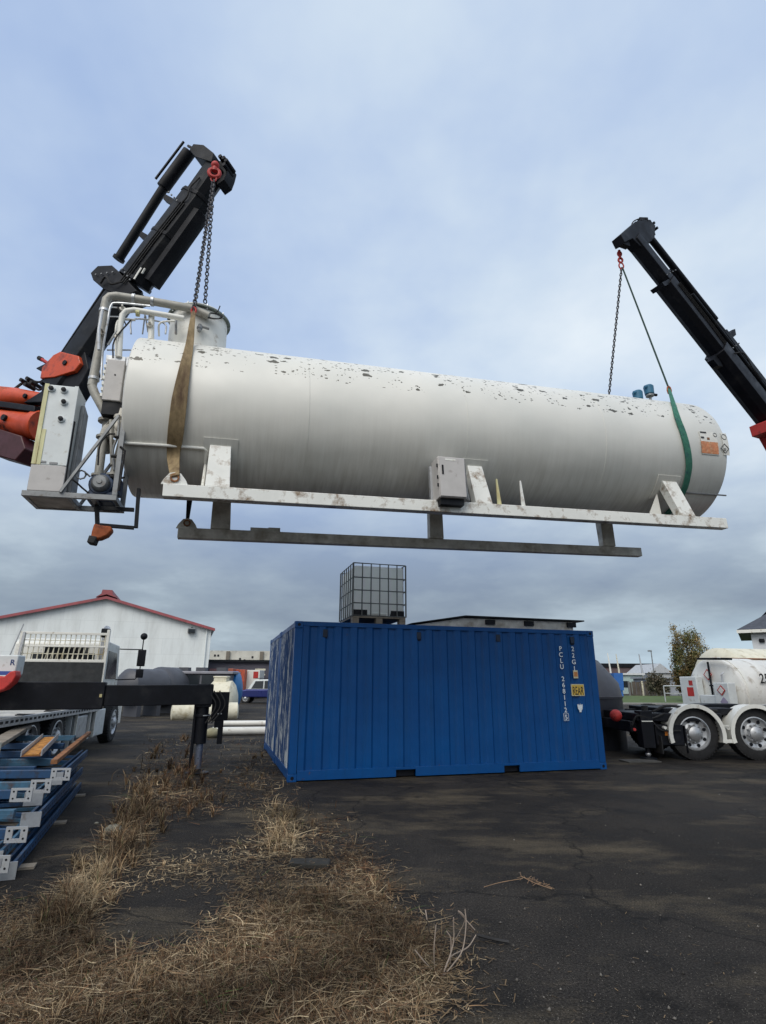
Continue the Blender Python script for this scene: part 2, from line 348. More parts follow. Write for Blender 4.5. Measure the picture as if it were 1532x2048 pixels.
R90 = math.radians(90)

# ------------------------------------------------------------ ground
g = MB(); g.add([(-1500, -300, 0), (1500, -300, 0), (1500, 2500, 0), (-1500, 2500, 0)], [(0, 1, 2, 3)])
go = g.build('ground', ASPH, smooth=0, kind='structure')

# ------------------------------------------------------------ the hanging tank (local axes: x along it, y away, z up)
TA = Vector((-3.734, 7.727, 5.397)); TYAW = math.radians(14.42); TP = math.radians(1.46); TR = -.012; TRAD = 1.2
tu = Vector((math.cos(TYAW)*math.cos(TP), math.sin(TYAW)*math.cos(TP), math.sin(TP)))
l0 = Vector((-math.sin(TYAW), math.cos(TYAW), 0)); n0 = tu.cross(l0)
tl = math.cos(TR)*l0+math.sin(TR)*n0; tn = tu.cross(tl)
MT = Matrix((tu, tl, tn)).transposed().to_4x4(); MT.translation = TA
MTI = MT.inverted()
def T(px, py, lat): return MTI @ on_plane(px, py, TA+tl*lat, tl)
def TC(px, py, R=TRAD+.006):                    # where the sight line meets the shell
    o = MTI @ CAM; d = (MTI.to_3x3() @ ray(px, py)).normalized()
    a = d.y**2+d.z**2; b = 2*(o.y*d.y+o.z*d.z); c = o.y**2+o.z**2-R*R; D = max(b*b-4*a*c, 0)
    t_ = (-b-math.sqrt(D))/(2*a); return o+d*t_
tank = thing('storage_tank', 'long weathered white fuel tank on a steel skid, hanging in the air from two cranes', 'tank', MT)
LEN = 9.83
b = MB(); b.lathe((0, 0, 0), (1, 0, 0), [(-.05, .0), (-.045, .9), (-.03, 1.12), (0, 1.19), (.02, 1.2), (LEN-.1, 1.2), (LEN-.03, 1.17), (LEN+.03, 1.0), (LEN+.08, .6), (LEN+.1, 0.)], 96)
sm = b                                            # weld seams
for s_ in (2.45, 4.9, 7.35):
    sm.lathe((s_, 0, 0), (1, 0, 0), [(-.012, 1.19), (-.006, 1.2035), (.006, 1.2035), (.012, 1.19)], 96)
shell = b.build('shell', TANKW, tank, smooth=40)
# skid rails
rn = -1.413; rh = .175; W2 = 1.06
def rail(lat, mat_):
    b = MB(); b.box((.59, lat-.07, rn-rh), (9.51, lat+.07, rn)); return b.build('skid_rail', mat_, tank, bev=.008)
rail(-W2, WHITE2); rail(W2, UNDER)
def leg(s0, s1, top0, top1, lat):
    sg = -1 if lat < 0 else 1
    # sloping box leg from the rail up to a pad on the shell
    b = MB(); zb = rn+.002; zt = -.76
    lt = sg*math.sqrt(1.2**2-zt*zt)
    b.add([(s0, lat-sg*-.06, zb), (s1, lat-sg*-.06, zb), (s1, lat-sg*.09, zb), (s0, lat-sg*.09, zb),
           (top0, lt+sg*.05, zt), (top1, lt+sg*.05, zt), (top1, lt-sg*.12, zt+.02), (top0, lt-sg*.12, zt+.02)],
          [(0, 1, 2, 3), (7, 6, 5, 4), (0, 4, 5, 1), (1, 5, 6, 2), (2, 6, 7, 3), (3, 7, 4, 0)])
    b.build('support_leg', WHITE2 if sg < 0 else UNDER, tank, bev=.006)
    # curved saddle pad
    p = MB(); a0 = math.asin(-.98/1.2); a1 = math.asin(-.66/1.2); k = 8; vs = []; fs = []
    for i in range(k+1):
        a = a0+(a1-a0)*i/k
        for R_ in (1.201, 1.216):
            for s_ in (top0-.09, top1+.09): vs.append((s_, sg*math.cos(a)*R_, math.sin(a)*R_))
    for i in range(k):
        o = i*4; q = o+4
        fs += [(o+2, o+3, q+3, q+2), (o, q, q+1, o+1), (o, o+2, q+2, q), (o+1, q+1, q+3, o+3)]
    fs += [(0, 1, 3, 2), (k*4, k*4+2, k*4+3, k*4+1)]
    p.add(vs, fs); p.build('saddle_pad', TANKW, tank)
for s0, s1, t0, t1 in ((1.10, 1.42, 1.12, 1.40), (4.96, 5.23, 4.93, 5.17), (8.62, 8.90, 8.50, 8.78)):
    leg(s0, s1, t0, t1, -W2); leg(s0, s1, t0, t1, W2)
# gusset beside the right leg, upright tabs, lifting eyes
b = MB(); b.prism([(8.22, -.80, rn+.01), (8.52, -.80, rn+.01), (8.5, -.80, -.93)], (0, .02, 0)); b.build('gusset', WHITE, tank)
for s_, mt in ((5.35, YELLOWISH), (5.75, WHITE2)):
    b = MB(); b.prism([(s_-.02, -W2-.02, rn+.001), (s_+.045, -W2-.02, rn+.001), (s_+.01, -W2-.02, -.99), (s_-.01, -W2-.02, -.99)], (0, .02, 0)); b.build('upright_tab', mt, tank)
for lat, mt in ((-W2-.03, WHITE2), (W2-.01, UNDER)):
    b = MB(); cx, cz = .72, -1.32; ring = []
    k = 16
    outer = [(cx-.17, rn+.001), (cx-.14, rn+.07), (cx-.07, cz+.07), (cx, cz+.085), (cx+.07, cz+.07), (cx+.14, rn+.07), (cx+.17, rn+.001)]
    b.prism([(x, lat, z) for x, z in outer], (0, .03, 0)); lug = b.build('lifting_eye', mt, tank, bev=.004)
    b = MB(); b.tube([(cx+.05*math.cos(a*.7854), lat-.012, cz+.05*math.sin(a*.7854)) for a in range(8)], .014, 6, closed=True); b.build('shackle', RUST, tank)
# conduit along the shell, left
path = [TC(246, 886, 1.215), TC(330, 891, 1.215), TC(408, 897, 1.215), TC(413, 902, 1.215), TC(411, 930, 1.23)]
e = path[-1].copy(); path.append(Vector((e.x+.005, -W2-.02, rn+.003)))
b = MB(); b.tube(path, .022, 8); b.build('conduit', WHITE, tank)
b = MB(); b.tube([TC(1362, 984, 1.21), TC(1400, 987, 1.21), TC(1452, 991, 1.21)], .014, 6); b.build('drip_rail', GREYP, tank)
# grey control cabinet
c0 = T(875, 912, -1.30); c1 = T(929, 921, -1.30); c2 = T(925, 999, -1.30)
b = MB(); b.box((c0.x, -1.30, c2.z+.02), (c1.x, -1.02, c0.z)); cab = b.build('control_cabinet', BOXG, tank, bev=.01)
b = MB(); b.box((c0.x+.012, -1.315, c2.z+.035), (c1.x-.012, -1.303, c0.z-.015)); door = b.build('door', BOXG, cab, bev=.003)
b = MB(); b.box((c0.x+.05, -1.325, c0.z-.28), (c0.x+.075, -1.316, c0.z-.14)); b.build('handle', BLACK, door)
b = MB(); b.box((c0.x+.11, -1.3185, c0.z-.065), (c0.x+.27, -1.3155, c0.z-.035)); b.build('name_plate', WHITE, door)
b = MB(); b.box((c0.x+.03, -1.25, c2.z-.07), (c1.x-.03, -1.05, c2.z+.019)); b.build('cable_gland', BLACK2, cab)
for zz in (.12, .30, .42):
    b = MB(); b.cyl((c0.x-.012, -1.29, c0.z-zz), (c0.x-.012, -1.29, c0.z-zz-.05), .012, 8); b.build('hinge', BLACK2, cab)
b = MB(); b.box((c0.x+.02, -1.02, c2.z+.05), (c0.x+.06, -.62, c2.z+.09)); b.box((c1.x-.06, -1.02, c2.z+.05), (c1.x-.02, -.62, c2.z+.09)); b.box((c0.x-.03, -1.02, rn+.002), (c0.x+.01, -.95, c0.z-.05)); b.box((c1.x+.02, -1.02, rn+.002), (c1.x+.06, -.95, c0.z-.04)); b.build('bracket', GALV, cab)
b = MB(); b.tube([(c1.x+.03, -1.2, rn+.01), (c1.x+.05, -1.2, c2.z+.2), (c1.x+.03, -1.2, c0.z-.05)], .016, 8); b.tube([(c1.x+.08, -1.18, rn+.01), (c1.x+.07, -1.18, c2.z+.15)], .012, 8); b.build('conduit', GREYP, tank)
# placards on the right end of the shell
def patch(px0, py0, px1, py1, mat_, name, R_=1.206, th=.004, parent=None):
    a = TC(px0, py0); c = TC(px1, py1); s0, s1 = a.x, c.x; a0 = math.atan2(a.z, -a.y); a1 = math.atan2(c.z, -c.y); vs = []; fs = []; k = 6
    for i in range(k+1):
        an = a0+(a1-a0)*i/k
        for rr in (R_, R_+th):
            for s_ in (s0, s1): vs.append((s_, -math.cos(an)*rr, math.sin(an)*rr))
    for i in range(k):
        o = i*4; q = o+4; fs += [(o+2, o+3, q+3, q+2), (o, q, q+1, o+1), (o, o+2, q+2, q), (o+1, q+1, q+3, o+3)]
    fs += [(0, 1, 3, 2), (k*4, k*4+2, k*4+3, k*4+1)]
    return MB().add(vs, fs).build(name, mat_, parent or tank)
PLW = paint('faded white sticker', (.66, .66, .62), .5, var=.1, scale=12)
PLO = paint('faded orange sticker', (.56, .22, .10), .5, var=.35, scale=22, dirt=(.60, .42, .25), dirt_amt=.35, dirt_scale=18)
pw = patch(1397, 862, 1438, 911, PLW, 'placard')
patch(1401, 882, 1437, 909, PLO, 'orange_field', 1.212, .003, pw)
patch(1399, 863, 1412, 867, TXT_K, 'text_bar', 1.212, .003, pw); patch(1401, 873, 1408, 877, TXT_K, 'text_bar', 1.212, .003, pw)
patch(1413, 875, 1419, 880, RUST, 'text_bar', 1.212, .003, pw)
pw2 = patch(1440, 866, 1459, 911, PLW, 'placard')
def ring_on(px, py, r, diamond, parent):
    c = TC(px, py); an = math.atan2(c.z, -c.y); pts = []
    k = 4 if diamond else 14
    for i in range(k*(4 if diamond else 1)):
        if diamond:
            q, f = divmod(i, 4); f /= 4; A_ = math.pi/2*q; B_ = A_+math.pi/2
            ux = math.cos(A_)*(1-f)+math.cos(B_)*f; uy = math.sin(A_)*(1-f)+math.sin(B_)*f
        else: ux, uy = math.cos(2*math.pi*i/k), math.sin(2*math.pi*i/k)
        a = an+uy*r/1.2; pts.append((c.x+ux*r, -math.cos(a)*1.214, math.sin(a)*1.214))
    return MB().tube(pts, .006, 4, closed=True).build('emblem', TXT_K if diamond else GREYP, parent)
ring_on(1449, 897, .085, True, pw2); ring_on(1449, 899, .02, False, pw2); ring_on(1447, 874, .05, False, pw2); ring_on(1429, 870, .035, False, pw)
# blue sensors on top
for px, py, sz in ((1276, 793, .17), (1298, 782, .2)):
    q = T(px, py, 0); zt = math.sqrt(1.2**2-.1**2)
    zt = 1.19; c = Vector((q.x, .02, 0)); hgt = T(px, py-10, 0).z; bot = T(px, py+8, 0).z
    b = MB(); b.cyl((c.x, 0, zt), (c.x, 0, bot), .025, 8); b.cyl((c.x, 0, bot-.03), (c.x, 0, bot), .08, 12); st_ = b.build('sensor_stem', GREYP, tank)
    b = MB(); b.lathe((c.x, 0, bot), (0, 0, 1), [(0, .06), (.02, .09), (hgt-bot-.03, .1), (hgt-bot, .08)], 14); hb = b.build('sensor_head', BLUE_S, tank, bev=.004)
    b = MB(); b.cyl((c.x-.13, -.04, hgt-.06), (c.x-.08, -.04, hgt-.06), .03, 8); b.build('cable_entry', BLUE_S, hb)
    b = MB(); b.cyl((c.x+.09, 0, bot+.02), (c.x+.17, 0, bot+.02), .028, 8); b.build('plug', BLACK, hb)
# manhole turret
b = MB(); b.lathe((.74, 0, 1.02), (0, 0, 1), [(0, .45), (.80, .45)], 40); man = b.build('manhole_turret', WHITE, tank)
b = MB(); b.lathe((.74, 0, 1.83), (0, 0, 1), [(0, .45), (.0, .50), (.025, .50), (.03, .45)], 40); b.build('rim', paint('grey green rim', (.16, .19, .17), .5), man)
b = MB(); b.lathe((.74, 0, 1.865), (0, 0, 1), [(0, .47), (.04, .45), (.09, .3), (.1, 0.)], 32); b.build('lid', WHITE, man)
b = MB()
for i in range(10):
    a = i*.6283; b.cyl((.74+.475*math.cos(a), .475*math.sin(a), 1.81), (.74+.475*math.cos(a), .475*math.sin(a), 1.90), .012, 6)
b.build('bolt', GALV, man)
# coiled cable and valve on the turret
b = MB(); q = T(425, 632, -.5)
for k in range(3): b.tube([(q.x+.13*math.cos(a*.524)+k*.01, -.5+k*.012, q.z+.05*math.sin(a*.524)+.012*k) for a in range(12)], .01, 5, closed=True)
b.tube([T(440, 612, -.5), T(436, 622, -.52), T(428, 628, -.52)], .009, 5)
b.build('cable_coil', RUBBER, tank)
b = MB(); q = T(400, 650, -.5); b.cyl(q, q+Vector((0, -.04, -.14)), .03, 8); b.cyl(q+Vector((.0, 0, -.02)), q+Vector((.14, 0, -.05)), .02, 8); b.sphere(q+Vector((0, -.02, -.07)), .045, 8); b.build('valve', GREYP, tank)
# vent pipework at the left end
L_ = -.5
P1 = T(186, 770, L_); P2 = T(214, 600, L_); P3 = T(222, 592, L_); P4 = T(385, 617, L_); P5 = T(418, 632, L_)
b = MB(); b.tube([T(184, 772, L_), T(200, 690, L_), T(210, 612, L_), T(213, 599, L_), T(220, 593, L_), T(232, 592, L_), T(300, 602, L_), P4, T(400, 624, L_), P5], .062, 14); vp = b.build('vent_pipe', PIPEG, tank)
b = MB()
for px, py, dx in ((188, 758, .02), (209, 622, .02), (267, 597, 0), (305, 603, 0)):
    q = T(px, py, L_)
    ax = Vector((0, 0, 1)) if px < 230 else Vector((1, 0, 0))
    b.lathe(q-ax*.02, ax, [(0, .075), (.04, .075)], 14)
b.build('pipe_clamp', GALV, vp)
b = MB(); b.tube([T(184, 772, L_), T(190, 788, L_), T(211, 826, L_), T(214, 840, L_), T(212, 905, L_)], .062, 14); b.lathe(T(213, 842, L_), (0, 0, 1), [(-.02, .11), (.02, .11)], 14); b.build('elbow_pipe', PIPEG, tank)
L2 = -.62
b = MB(); b.tube([T(238, 715, L2), T(241, 650, L2), T(245, 630, L2), T(252, 622, L2), T(268, 620, L2), T(330, 630, L2), T(368, 637, L2)], .042, 12); b.build('white_pipe', WHITE, tank)
b = MB(); b.tube([T(302, 680, -.55), T(303, 628, -.55)], .045, 12); b.build('standpipe', WHITE, tank)
b = MB(); b.tube([T(352, 668, -.5), T(352, 632, -.5)], .018, 8); b.tube([T(285, 668, -.3), T(290, 630, -.3)], .012, 6); b.tube([T(296, 664, -.3), T(291, 632, -.3)], .012, 6); b.build('prop', GREYP, tank)
b = MB(); b.tube([T(198, 700, -.7), T(198, 660, -.7), T(205, 620, -.7)], .022, 8); b.tube([T(214, 614, -.5), T(245, 616, -.5)], .012, 6); b.tube([T(212, 633, -.5), T(245, 634, -.5)], .012, 6); b.tube([T(216, 690, -.5), T(238, 655, -.6)], .018, 6); b.build('stay_bar', GALV, tank)
for pts, rr, mt_ in (([(203, 760, -.62), (206, 700, -.62), (216, 640, -.62), (222, 612, -.62), (236, 606, -.62), (300, 612, -.62)], .016, GALV), ([(232, 712, -.55), (232, 660, -.55), (240, 640, -.5), (270, 640, -.4)], .02, WHITE),
                     ([(226, 716, -.7), (229, 680, -.7), (262, 640, -.6)], .012, RUBBER), ([(262, 668, -.3), (264, 640, -.3), (300, 640, -.3), (330, 648, -.3), (331, 668, -.3)], .014, GALV),
                     ([(318, 672, -.45), (320, 646, -.45), (350, 642, -.45)], .016, WHITE), ([(214, 700, -.45), (262, 700, -.45)], .012, GALV), ([(236, 614, -.6), (252, 650, -.6)], .010, RUBBER),
                     ([(238, 830, -.8), (236, 870, -.8), (226, 900, -.8), (228, 940, -.8)], .018, GREYP), ([(196, 930, -.9), (200, 890, -.9), (216, 870, -.85), (230, 868, -.8)], .012, RUBBER), ([(222, 840, -.75), (224, 930, -.75)], .026, PIPEG)):
    b = MB(); b.tube(catmull([T(*p) for p in pts], 4), rr, 6); b.build('small_pipe' if mt_ is not RUBBER else 'cable', mt_, tank)
for px, py in ((236, 676), (300, 652), (206, 668), (246, 620), (224, 885)):
    q = T(px, py, -.58); b = MB(); b.lathe(q, (0, -1, .3), [(-.02, .03), (.0, .045), (.03, .045), (.04, .02), (.09, .015)], 10); b.build('valve', UNDER, tank)
q = T(272, 626, -.62); b = MB(); b.lathe(q, (1, 0, 0), [(0, .05), (.05, .05)], 10); b.build('valve_handle', YELLOWISH, tank)
# junction box with louvres
j0 = T(219, 718, -.75); j1 = T(256, 716, -.75); j2 = T(247, 803, -.75)
b = MB(); b.box((j0.x-.03, -.75, j2.z), (j1.x-.03, -.35, j0.z)); jb = b.build('pump_control_box', BOXG, tank, bev=.01)
b = MB()
for k in range(6): b.box((j0.x-.06, -.74, j2.z+.06+k*.09), (j0.x-.031, -.4, j2.z+.11+k*.09))
b.build('louvre', WHITE, jb)
b = MB(); b.cyl((j0.x+.1, -.756, (j0.z+j2.z)/2+.08), (j0.x+.1, -.749, (j0.z+j2.z)/2+.08), .012, 8); b.build('lock', BLACK, jb)
b = MB(); b.box((j0.x-.02, -.72, j2.z-.2), (j1.x, -.3, j2.z-.002)); b.build('bracket', BLACK2, jb)
b = MB(); b.box((-.16, -.60, j0.z+.0), (-.0-.06, -.1, j0.z+.16)); b.box((-.42, -.62, j0.z+.02), (-.165, -.45, j0.z+.14)); b.build('mounting_plate', GALV, tank)
# platform frame
z0 = -1.62; b = MB()
fr = -1.0; bk = -.42; sx0 = -1.05; sx1 = .03
b.box((sx0, fr, z0-.02), (sx1, fr+.05, z0+.05)); b.box((sx0, bk-.05, z0-.02), (sx1, bk, z0+.05))
b.box((sx0, fr+.051, z0-.02), (sx0+.05, bk-.051, z0+.05)); b.box((sx1-.05, fr+.051, z0-.02), (sx1, bk-.051, z0+.05))
b.box((-.55, fr+.051, z0-.02), (-.50, bk-.051, z0+.05)); b.box((-.28, fr+.051, z0-.02), (-.22, bk-.051, z0+.05)); b.build('platform_frame', GREYP, tank, bev=.004)
b = MB(); b.box((sx0+.051, fr+.051, z0-.01), (-.551, bk-.051, z0)); b.build('platform_plate', UNDER, tank)
b = MB(); b.box((sx1-.06, fr, z0+.051), (sx1, fr+.05, -.55)); b.box((sx1-.06, bk-.05, z0+.051), (sx1, bk, -.35)); b.beam((-.62, fr-.012, z0+.04), T(237, 832, -.95), .035, .04, (0, 1, 0)); b.beam((-.55, bk, z0+.04), (-.06, -.40, -.6), .035, .04, (0, 1, 0)); b.build('brace', GREYP, tank, bev=.003)
# dispenser cabinet
d0 = T(54, 984, -1.0); cx0 = -1.0; cx1 = -.60; ctop = -.08; cm = -1.22
b = MB(); b.box((cx0, fr+.002, z0+.052), (cx1, fr+.34, cm)); b.build('cabinet_base', BOXG, tank, bev=.008)
b = MB(); b.box((cx0, fr+.012, cm+.002), (cx1, fr+.40, ctop)); dc = b.build('dispenser_cabinet', DISP, tank, bev=.012)
b = MB(); b.box((cx0, fr-.004, cm+.004), (cx0+.05, fr+.011, ctop)); b.build('trim', YELLOWISH, dc)
b = MB(); b.box((cx1-.045, fr-.004, cm+.004), (cx1, fr+.011, ctop)); b.build('trim', DISP, dc)
b = MB(); b.box((cx0+.052, fr+.004, cm+.004), (cx0+.10, fr+.011, ctop-.65)); b.build('gauge_strip', YELLOWISH, dc)
for px, py in ((103, 777), (128, 780), (128, 804), (122, 838)):
    q = T(px, py, fr); b = MB(); b.lathe((q.x, fr+.012, q.z), (0, -1, 0), [(0, .045), (.02, .045), (.022, .03)], 16); gg = b.build('gauge', DISP, dc)
    b = MB(); b.lathe((q.x, fr-.011, q.z), (0, -1, 0), [(0, .03), (.02, .03), (.025, .01)], 12); b.build('dial', BLACK2, gg)
b = MB(); b.box((cx1+.0, fr+.02, cm-.3), (cx1+.012, fr+.05, ctop-.5)); b.build('hinge_rod', BLACK, dc)
b = MB(); b.box((cx0+.1, fr+.003, cm+.03), (cx0+.16, fr+.011, cm+.055)); b.box((cx0+.2, fr+.003, cm+.02), (cx0+.29, fr+.011, cm+.045)); b.build('badge', GREYP, dc)
b = MB(); b.prism([(cx1+.003, fr+.15, z0+.06), (cx1+.003, fr+.42, z0+.06), (cx1+.003, fr+.42, -.3), (cx1+.003, fr+.2, -.25)], (.05, 0, 0)); b.build('side_cover', GREYP, dc, bev=.01)
# pump set
pc = Vector((-.22, -.75, -1.36))
b = MB(); b.lathe(pc+Vector((0, -.16, 0)), (0, 1, 0), [(0, .03), (.012, .035), (.014, .08), (.03, .10), (.07, .115), (.1, .115)], 20); b.build('pump_cover', GREYP, tank)
b = MB(); b.lathe(pc+Vector((0, -.06, 0)), (0, 1, 0), [(0, .15), (.12, .17), (.3, .15), (.42, .1)], 20); b.box(pc+Vector((-.14, -.05, -.24)), pc+Vector((.16, .25, -.10))); b.box(pc+Vector((.1, -.02, -.1)), pc+Vector((.22, .22, .12))); b.build('pump_body', BLUE_P, tank, bev=.01)
b = MB(); b.cyl(pc+Vector((-.06, .02, .12)), (-.30, -.68, -.62), .055, 12); b.cyl(pc+Vector((.12, .02, .12)), (-.04, -.68, -.55), .055, 12)
b.lathe((-.30, -.68, -.66), (0, 0, 1), [(0, .09), (.03, .09)], 14); b.lathe((-.04, -.68, -.60), (0, 0, 1), [(0, .09), (.03, .09)], 14)
b.lathe(pc+Vector((-.06, .02, .12)), (0, 0, 1), [(0, .09), (.03, .09)], 14); b.lathe(pc+Vector((.12, .02, .14)), (0, 0, 1), [(0, .09), (.03, .09)], 14); b.build('suction_pipe', PIPEG, tank)
b = MB(); b.sphere((-.1, -.68, -.47), .1, 8, (.9, .9, 1.1)); b.cyl((-.16, -.68, -.62), (-.1, -.68, -.2), .05, 12); b.lathe((-.1, -.68, -.33), (0, 0, 1), [(-.02, .1), (.02, .1)], 12); b.tube([(-.30, -.68, -.62), (-.28, -.66, -.5), (-.22, -.62, -.35), T(212, 905, L_)], .055, 10); b.build('check_valve', UNDER, tank)
b = MB()
for k in range(3): b.tube([(-.42+.0, -.80, -1.22), (-.36, -.80, -1.27)], .012, 5)
b.tube([pc+Vector((-.26+.06*math.cos(a*.7854), -.02, .12+.06*math.sin(a*.7854))) for a in range(8)], .012, 5, closed=True); b.build('hand_wheel', GREYP, tank)
b = MB()
for k, (y_, z_) in enumerate(((-.8, -1.25), (-.7, -1.4), (-.9, -1.0), (-.6, -.85), (-.85, -.7))): b.cyl((-.12, y_, z_), (.0, y_, z_), .035 if k % 2 else .022, 8)
b.tube([(-.02, -.9, -1.6), (.02, -.88, -1.3), (.05, -.8, -1.25)], .015, 6); b.tube([(.0, -1.01, -.9), (.06, -1.0, -.95), (.04, -.98, -1.5)], .015, 6)
b.tube([(-.55, -.9, -1.35), (-.48, -.9, -1.4), (-.42, -.85, -1.45), (-.35, -.8, -1.5)], .012, 6); b.build('hose', RUBBER, tank)
# hanging drip bracket and orange nozzle boot
f0 = T(195, 1000, -.75); f1 = T(195, 1050, -.75); f2 = T(272, 1056, -.75); f3 = T(273, 1018, -.75)
b = MB(); b.beam((f0.x, -.75, z0-.02), f1, .05, .05, (0, 1, 0)); b.beam(f1+Vector((.03, 0, 0)), f2+Vector((-.025, 0, 0)), .045, .045, (0, 1, 0)); b.beam(f2, Vector((f3.x, -.75, z0+.24)), .045, .045, (0, 1, 0)); b.beam(Vector((f3.x-.028, -.75, z0-.06)), Vector((sx1-.3, -.75, z0-.06)), .05, .04, (0, 1, 0)); b.build('hanging_bracket', BLACK2, tank, bev=.003)
pl = [T(x, y, -.82) for x, y in ((188, 1046), (205, 1050), (222, 1052), (224, 1060), (214, 1071), (200, 1077), (180, 1079), (183, 1062))]
b = MB(); b.prism(pl, (0, .14, 0)); nb = b.build('nozzle_boot', RUSTO, tank, bev=.02)
pl = [T(x, y, -.83) for x, y in ((178, 1070), (194, 1073), (188, 1087), (173, 1084))]
b = MB(); b.prism(pl, (0, .16, 0)); b.build('boot_mouth', RUBBER, nb, bev=.01)
# bracket under the shell and small plate on the far rail
b = MB(); b.box((1.75, W2-.05, rn+.001), (2.05, W2+.05, rn+.06)); b.box((2.05, W2-.04, rn+.001), (2.25, W2+.04, rn+.075)); b.build('rail_clip', UNDER, tank)

# ------------------------------------------------------------ slings and chains
def chain(mb, p, q, ll=.085, r=.011, wd=.032):
    p = Vector(p); q = Vector(q); L = (q-p).length; n = max(2, int(L/(ll*.72))); d = (q-p).normalized(); e1 = d.orthogonal().normalized(); e2 = d.cross(e1)
    for i in range(n):
        c = p+d*(L*(i+.5)/n); e = e1 if i % 2 else e2; pts = []
        for a in range(8):
            t_ = a*math.pi/4+math.pi/8; pts.append(c+d*(math.cos(t_)*ll*.5)+e*(math.sin(t_)*wd))
        mb.tube(pts, r, 4, closed=True)
def ribbon(pts, widths, wdir, th=.012):
    vs = []; fs = []; k = len(pts)
    pts = [Vector(p) for p in pts]
    for i, p in enumerate(pts):
        d = (pts[min(i+1, k-1)]-pts[max(i-1, 0)]).normalized(); w_ = Vector(wdir[i] if isinstance(wdir, list) else wdir); w_ = (w_-d*w_.dot(d)).normalized(); n_ = d.cross(w_)
        for a, b_ in ((-1, -1), (1, -1), (1, 1), (-1, 1)): vs.append(p+w_*(a*widths[i]/2)+n_*(b_*th/2))
    for i in range(k-1):
        o = i*4
        for j in range(4): fs.append((o+j, o+(j+1) % 4, o+4+(j+1) % 4, o+4+j))
    fs += [(0, 3, 2, 1), tuple(k*4-4+j for j in range(4))]
    return MB().add(vs, fs)
def lerpw(ws, n):
    out = []
    for i in range(len(ws)-1):
        for k in range(n): out.append(ws[i]+(ws[i+1]-ws[i])*k/n)
    return out+[ws[-1]]
hookL = MT @ (MTI @ on_plane(428, 352, TA, tu.cross(Vector((0, 0, 1))).normalized()))
hookR = on_plane(1242, 528, TA, tu.cross(Vector((0, 0, 1))).normalized())
LT = MT @ T(388, 618, -.62); LTb = MT @ Vector((T(410, 606, .62).x, .62, T(410, 606, .62).z))
ch = thing('chain_sling', 'two dark chain legs hanging from the red hook of the left crane', 'chain', Matrix.Translation(hookL), 'chain slings between the cranes and the tank')
I3 = Matrix.Translation(-hookL)
for q in (LT, LTb):
    b = MB(); chain(b, Vector((0, 0, -.1)), q-hookL); b.build('chain', CHAINM, ch)
b = MB(); b.tube([(.05*math.cos(a*.6283), 0, -.06+.07*math.sin(a*.6283)) for a in range(10)], .014, 6, closed=True); b.build('master_link', REDP, ch)
b = MB(); b.tube([Vector(LT-hookL)+Vector((.035*math.cos(a*.7854), 0, .06*math.sin(a*.7854)-.03)) for a in range(8)], .016, 6, closed=True); b.build('hook', REDP, ch)
# brown strap over the near side of the tank
sp_ = [MTI @ LT]+[TC(384, 648, 1.27), TC(379, 690, 1.26), TC(369, 740, 1.25), TC(359, 800, 1.25), TC(352, 860, 1.25), TC(347, 910, 1.25)]+[Vector((.72, -W2-.05, -1.30))]
sp_[0] = sp_[0]+Vector((0, 0, -.06)); 
pp = catmull(sp_, 6); ws = lerpw([.06, .08, .11, .15, .20, .21, .18, .12, .05][:len(sp_)], 6)
wd = []
for i in range(len(pp)):
    f = i/(len(pp)-1); a = .3*math.sin(f*5.2); wd.append(Vector((math.cos(a), 0, 0))+Vector((0, math.sin(a), 0)))
b = ribbon([MT @ p for p in pp], ws, [MT.to_3x3() @ v for v in wd], .03)
o = b.build('lifting_strap', STRAPB, None, bev=.006); tag(o, 'dirty brown webbing strap down the near side of the tank, left end', 'strap', 'webbing slings round the hanging tank')
# its twin behind the tank
pp = catmull([MTI @ LTb+Vector((0, 0, -.05)), (.72, 1.02, .75), (.72, 1.235, 0), (.72, 1.18, -.6), (.72, W2+.0, -1.30)], 6)
b = ribbon([MT @ p for p in pp], lerpw([.07, .16, .2, .12, .05], 6), MT.to_3x3() @ Vector((1, 0, 0)), .02)
o = b.build('lifting_strap', BLACK2, None); tag(o, 'dark webbing strap behind the tank ending at the lower far rail', 'strap', 'webbing slings round the hanging tank')
# right: chain legs and green choker strap
RT1 = MT @ T(1338, 778, -.45); RTb = MT @ T(1218, 790, .7)
chR = thing('chain_sling', 'thin chain and dark green rope legs spreading from the hook of the right crane', 'chain', Matrix.Translation(hookR), 'chain slings between the cranes and the tank')
b = MB(); chain(b, Vector((0, 0, -.1)), RTb-hookR, r=.012, wd=.022); b.build('chain', CHAINM, chR)
b = MB(); b.tube([Vector((.02, 0, -.1)), RT1-hookR], .017, 8); b.build('rope', paint('dark green rope', (.02, .055, .045), .8, 0, .4, 30), chR)
b = MB(); b.tube([(.05*math.cos(a*.6283), 0, -.05+.08*math.sin(a*.6283)) for a in range(10)], .016, 6, closed=True); b.build('master_link', REDP, chR)
b = MB(); b.tube([(RT1-hookR)+Vector((.035*math.cos(a*.7854), 0, .09*math.sin(a*.7854)-.03)) for a in range(8)], .016, 6, closed=True); b.build('hook', RUSTO, chR)
sp_ = [T(1338, 778, -.45), TC(1346, 805, 1.232), TC(1355, 835, 1.23), TC(1366, 865, 1.222), TC(1374, 895, 1.222), TC(1378, 925, 1.222), TC(1376, 950, 1.222), TC(1366, 984, 1.222)]
last = sp_[-1]; sp_ += [Vector((last.x-.01, -.45, -1.14)), Vector((last.x-.02, 0, -1.225))]
pp = catmull(sp_, 5); b = ribbon([MT @ p for p in pp], lerpw([.05, .08, .11, .125, .125, .12, .11, .11, .12, .12], 5), MT.to_3x3() @ Vector((1, 0, 0)), .018)
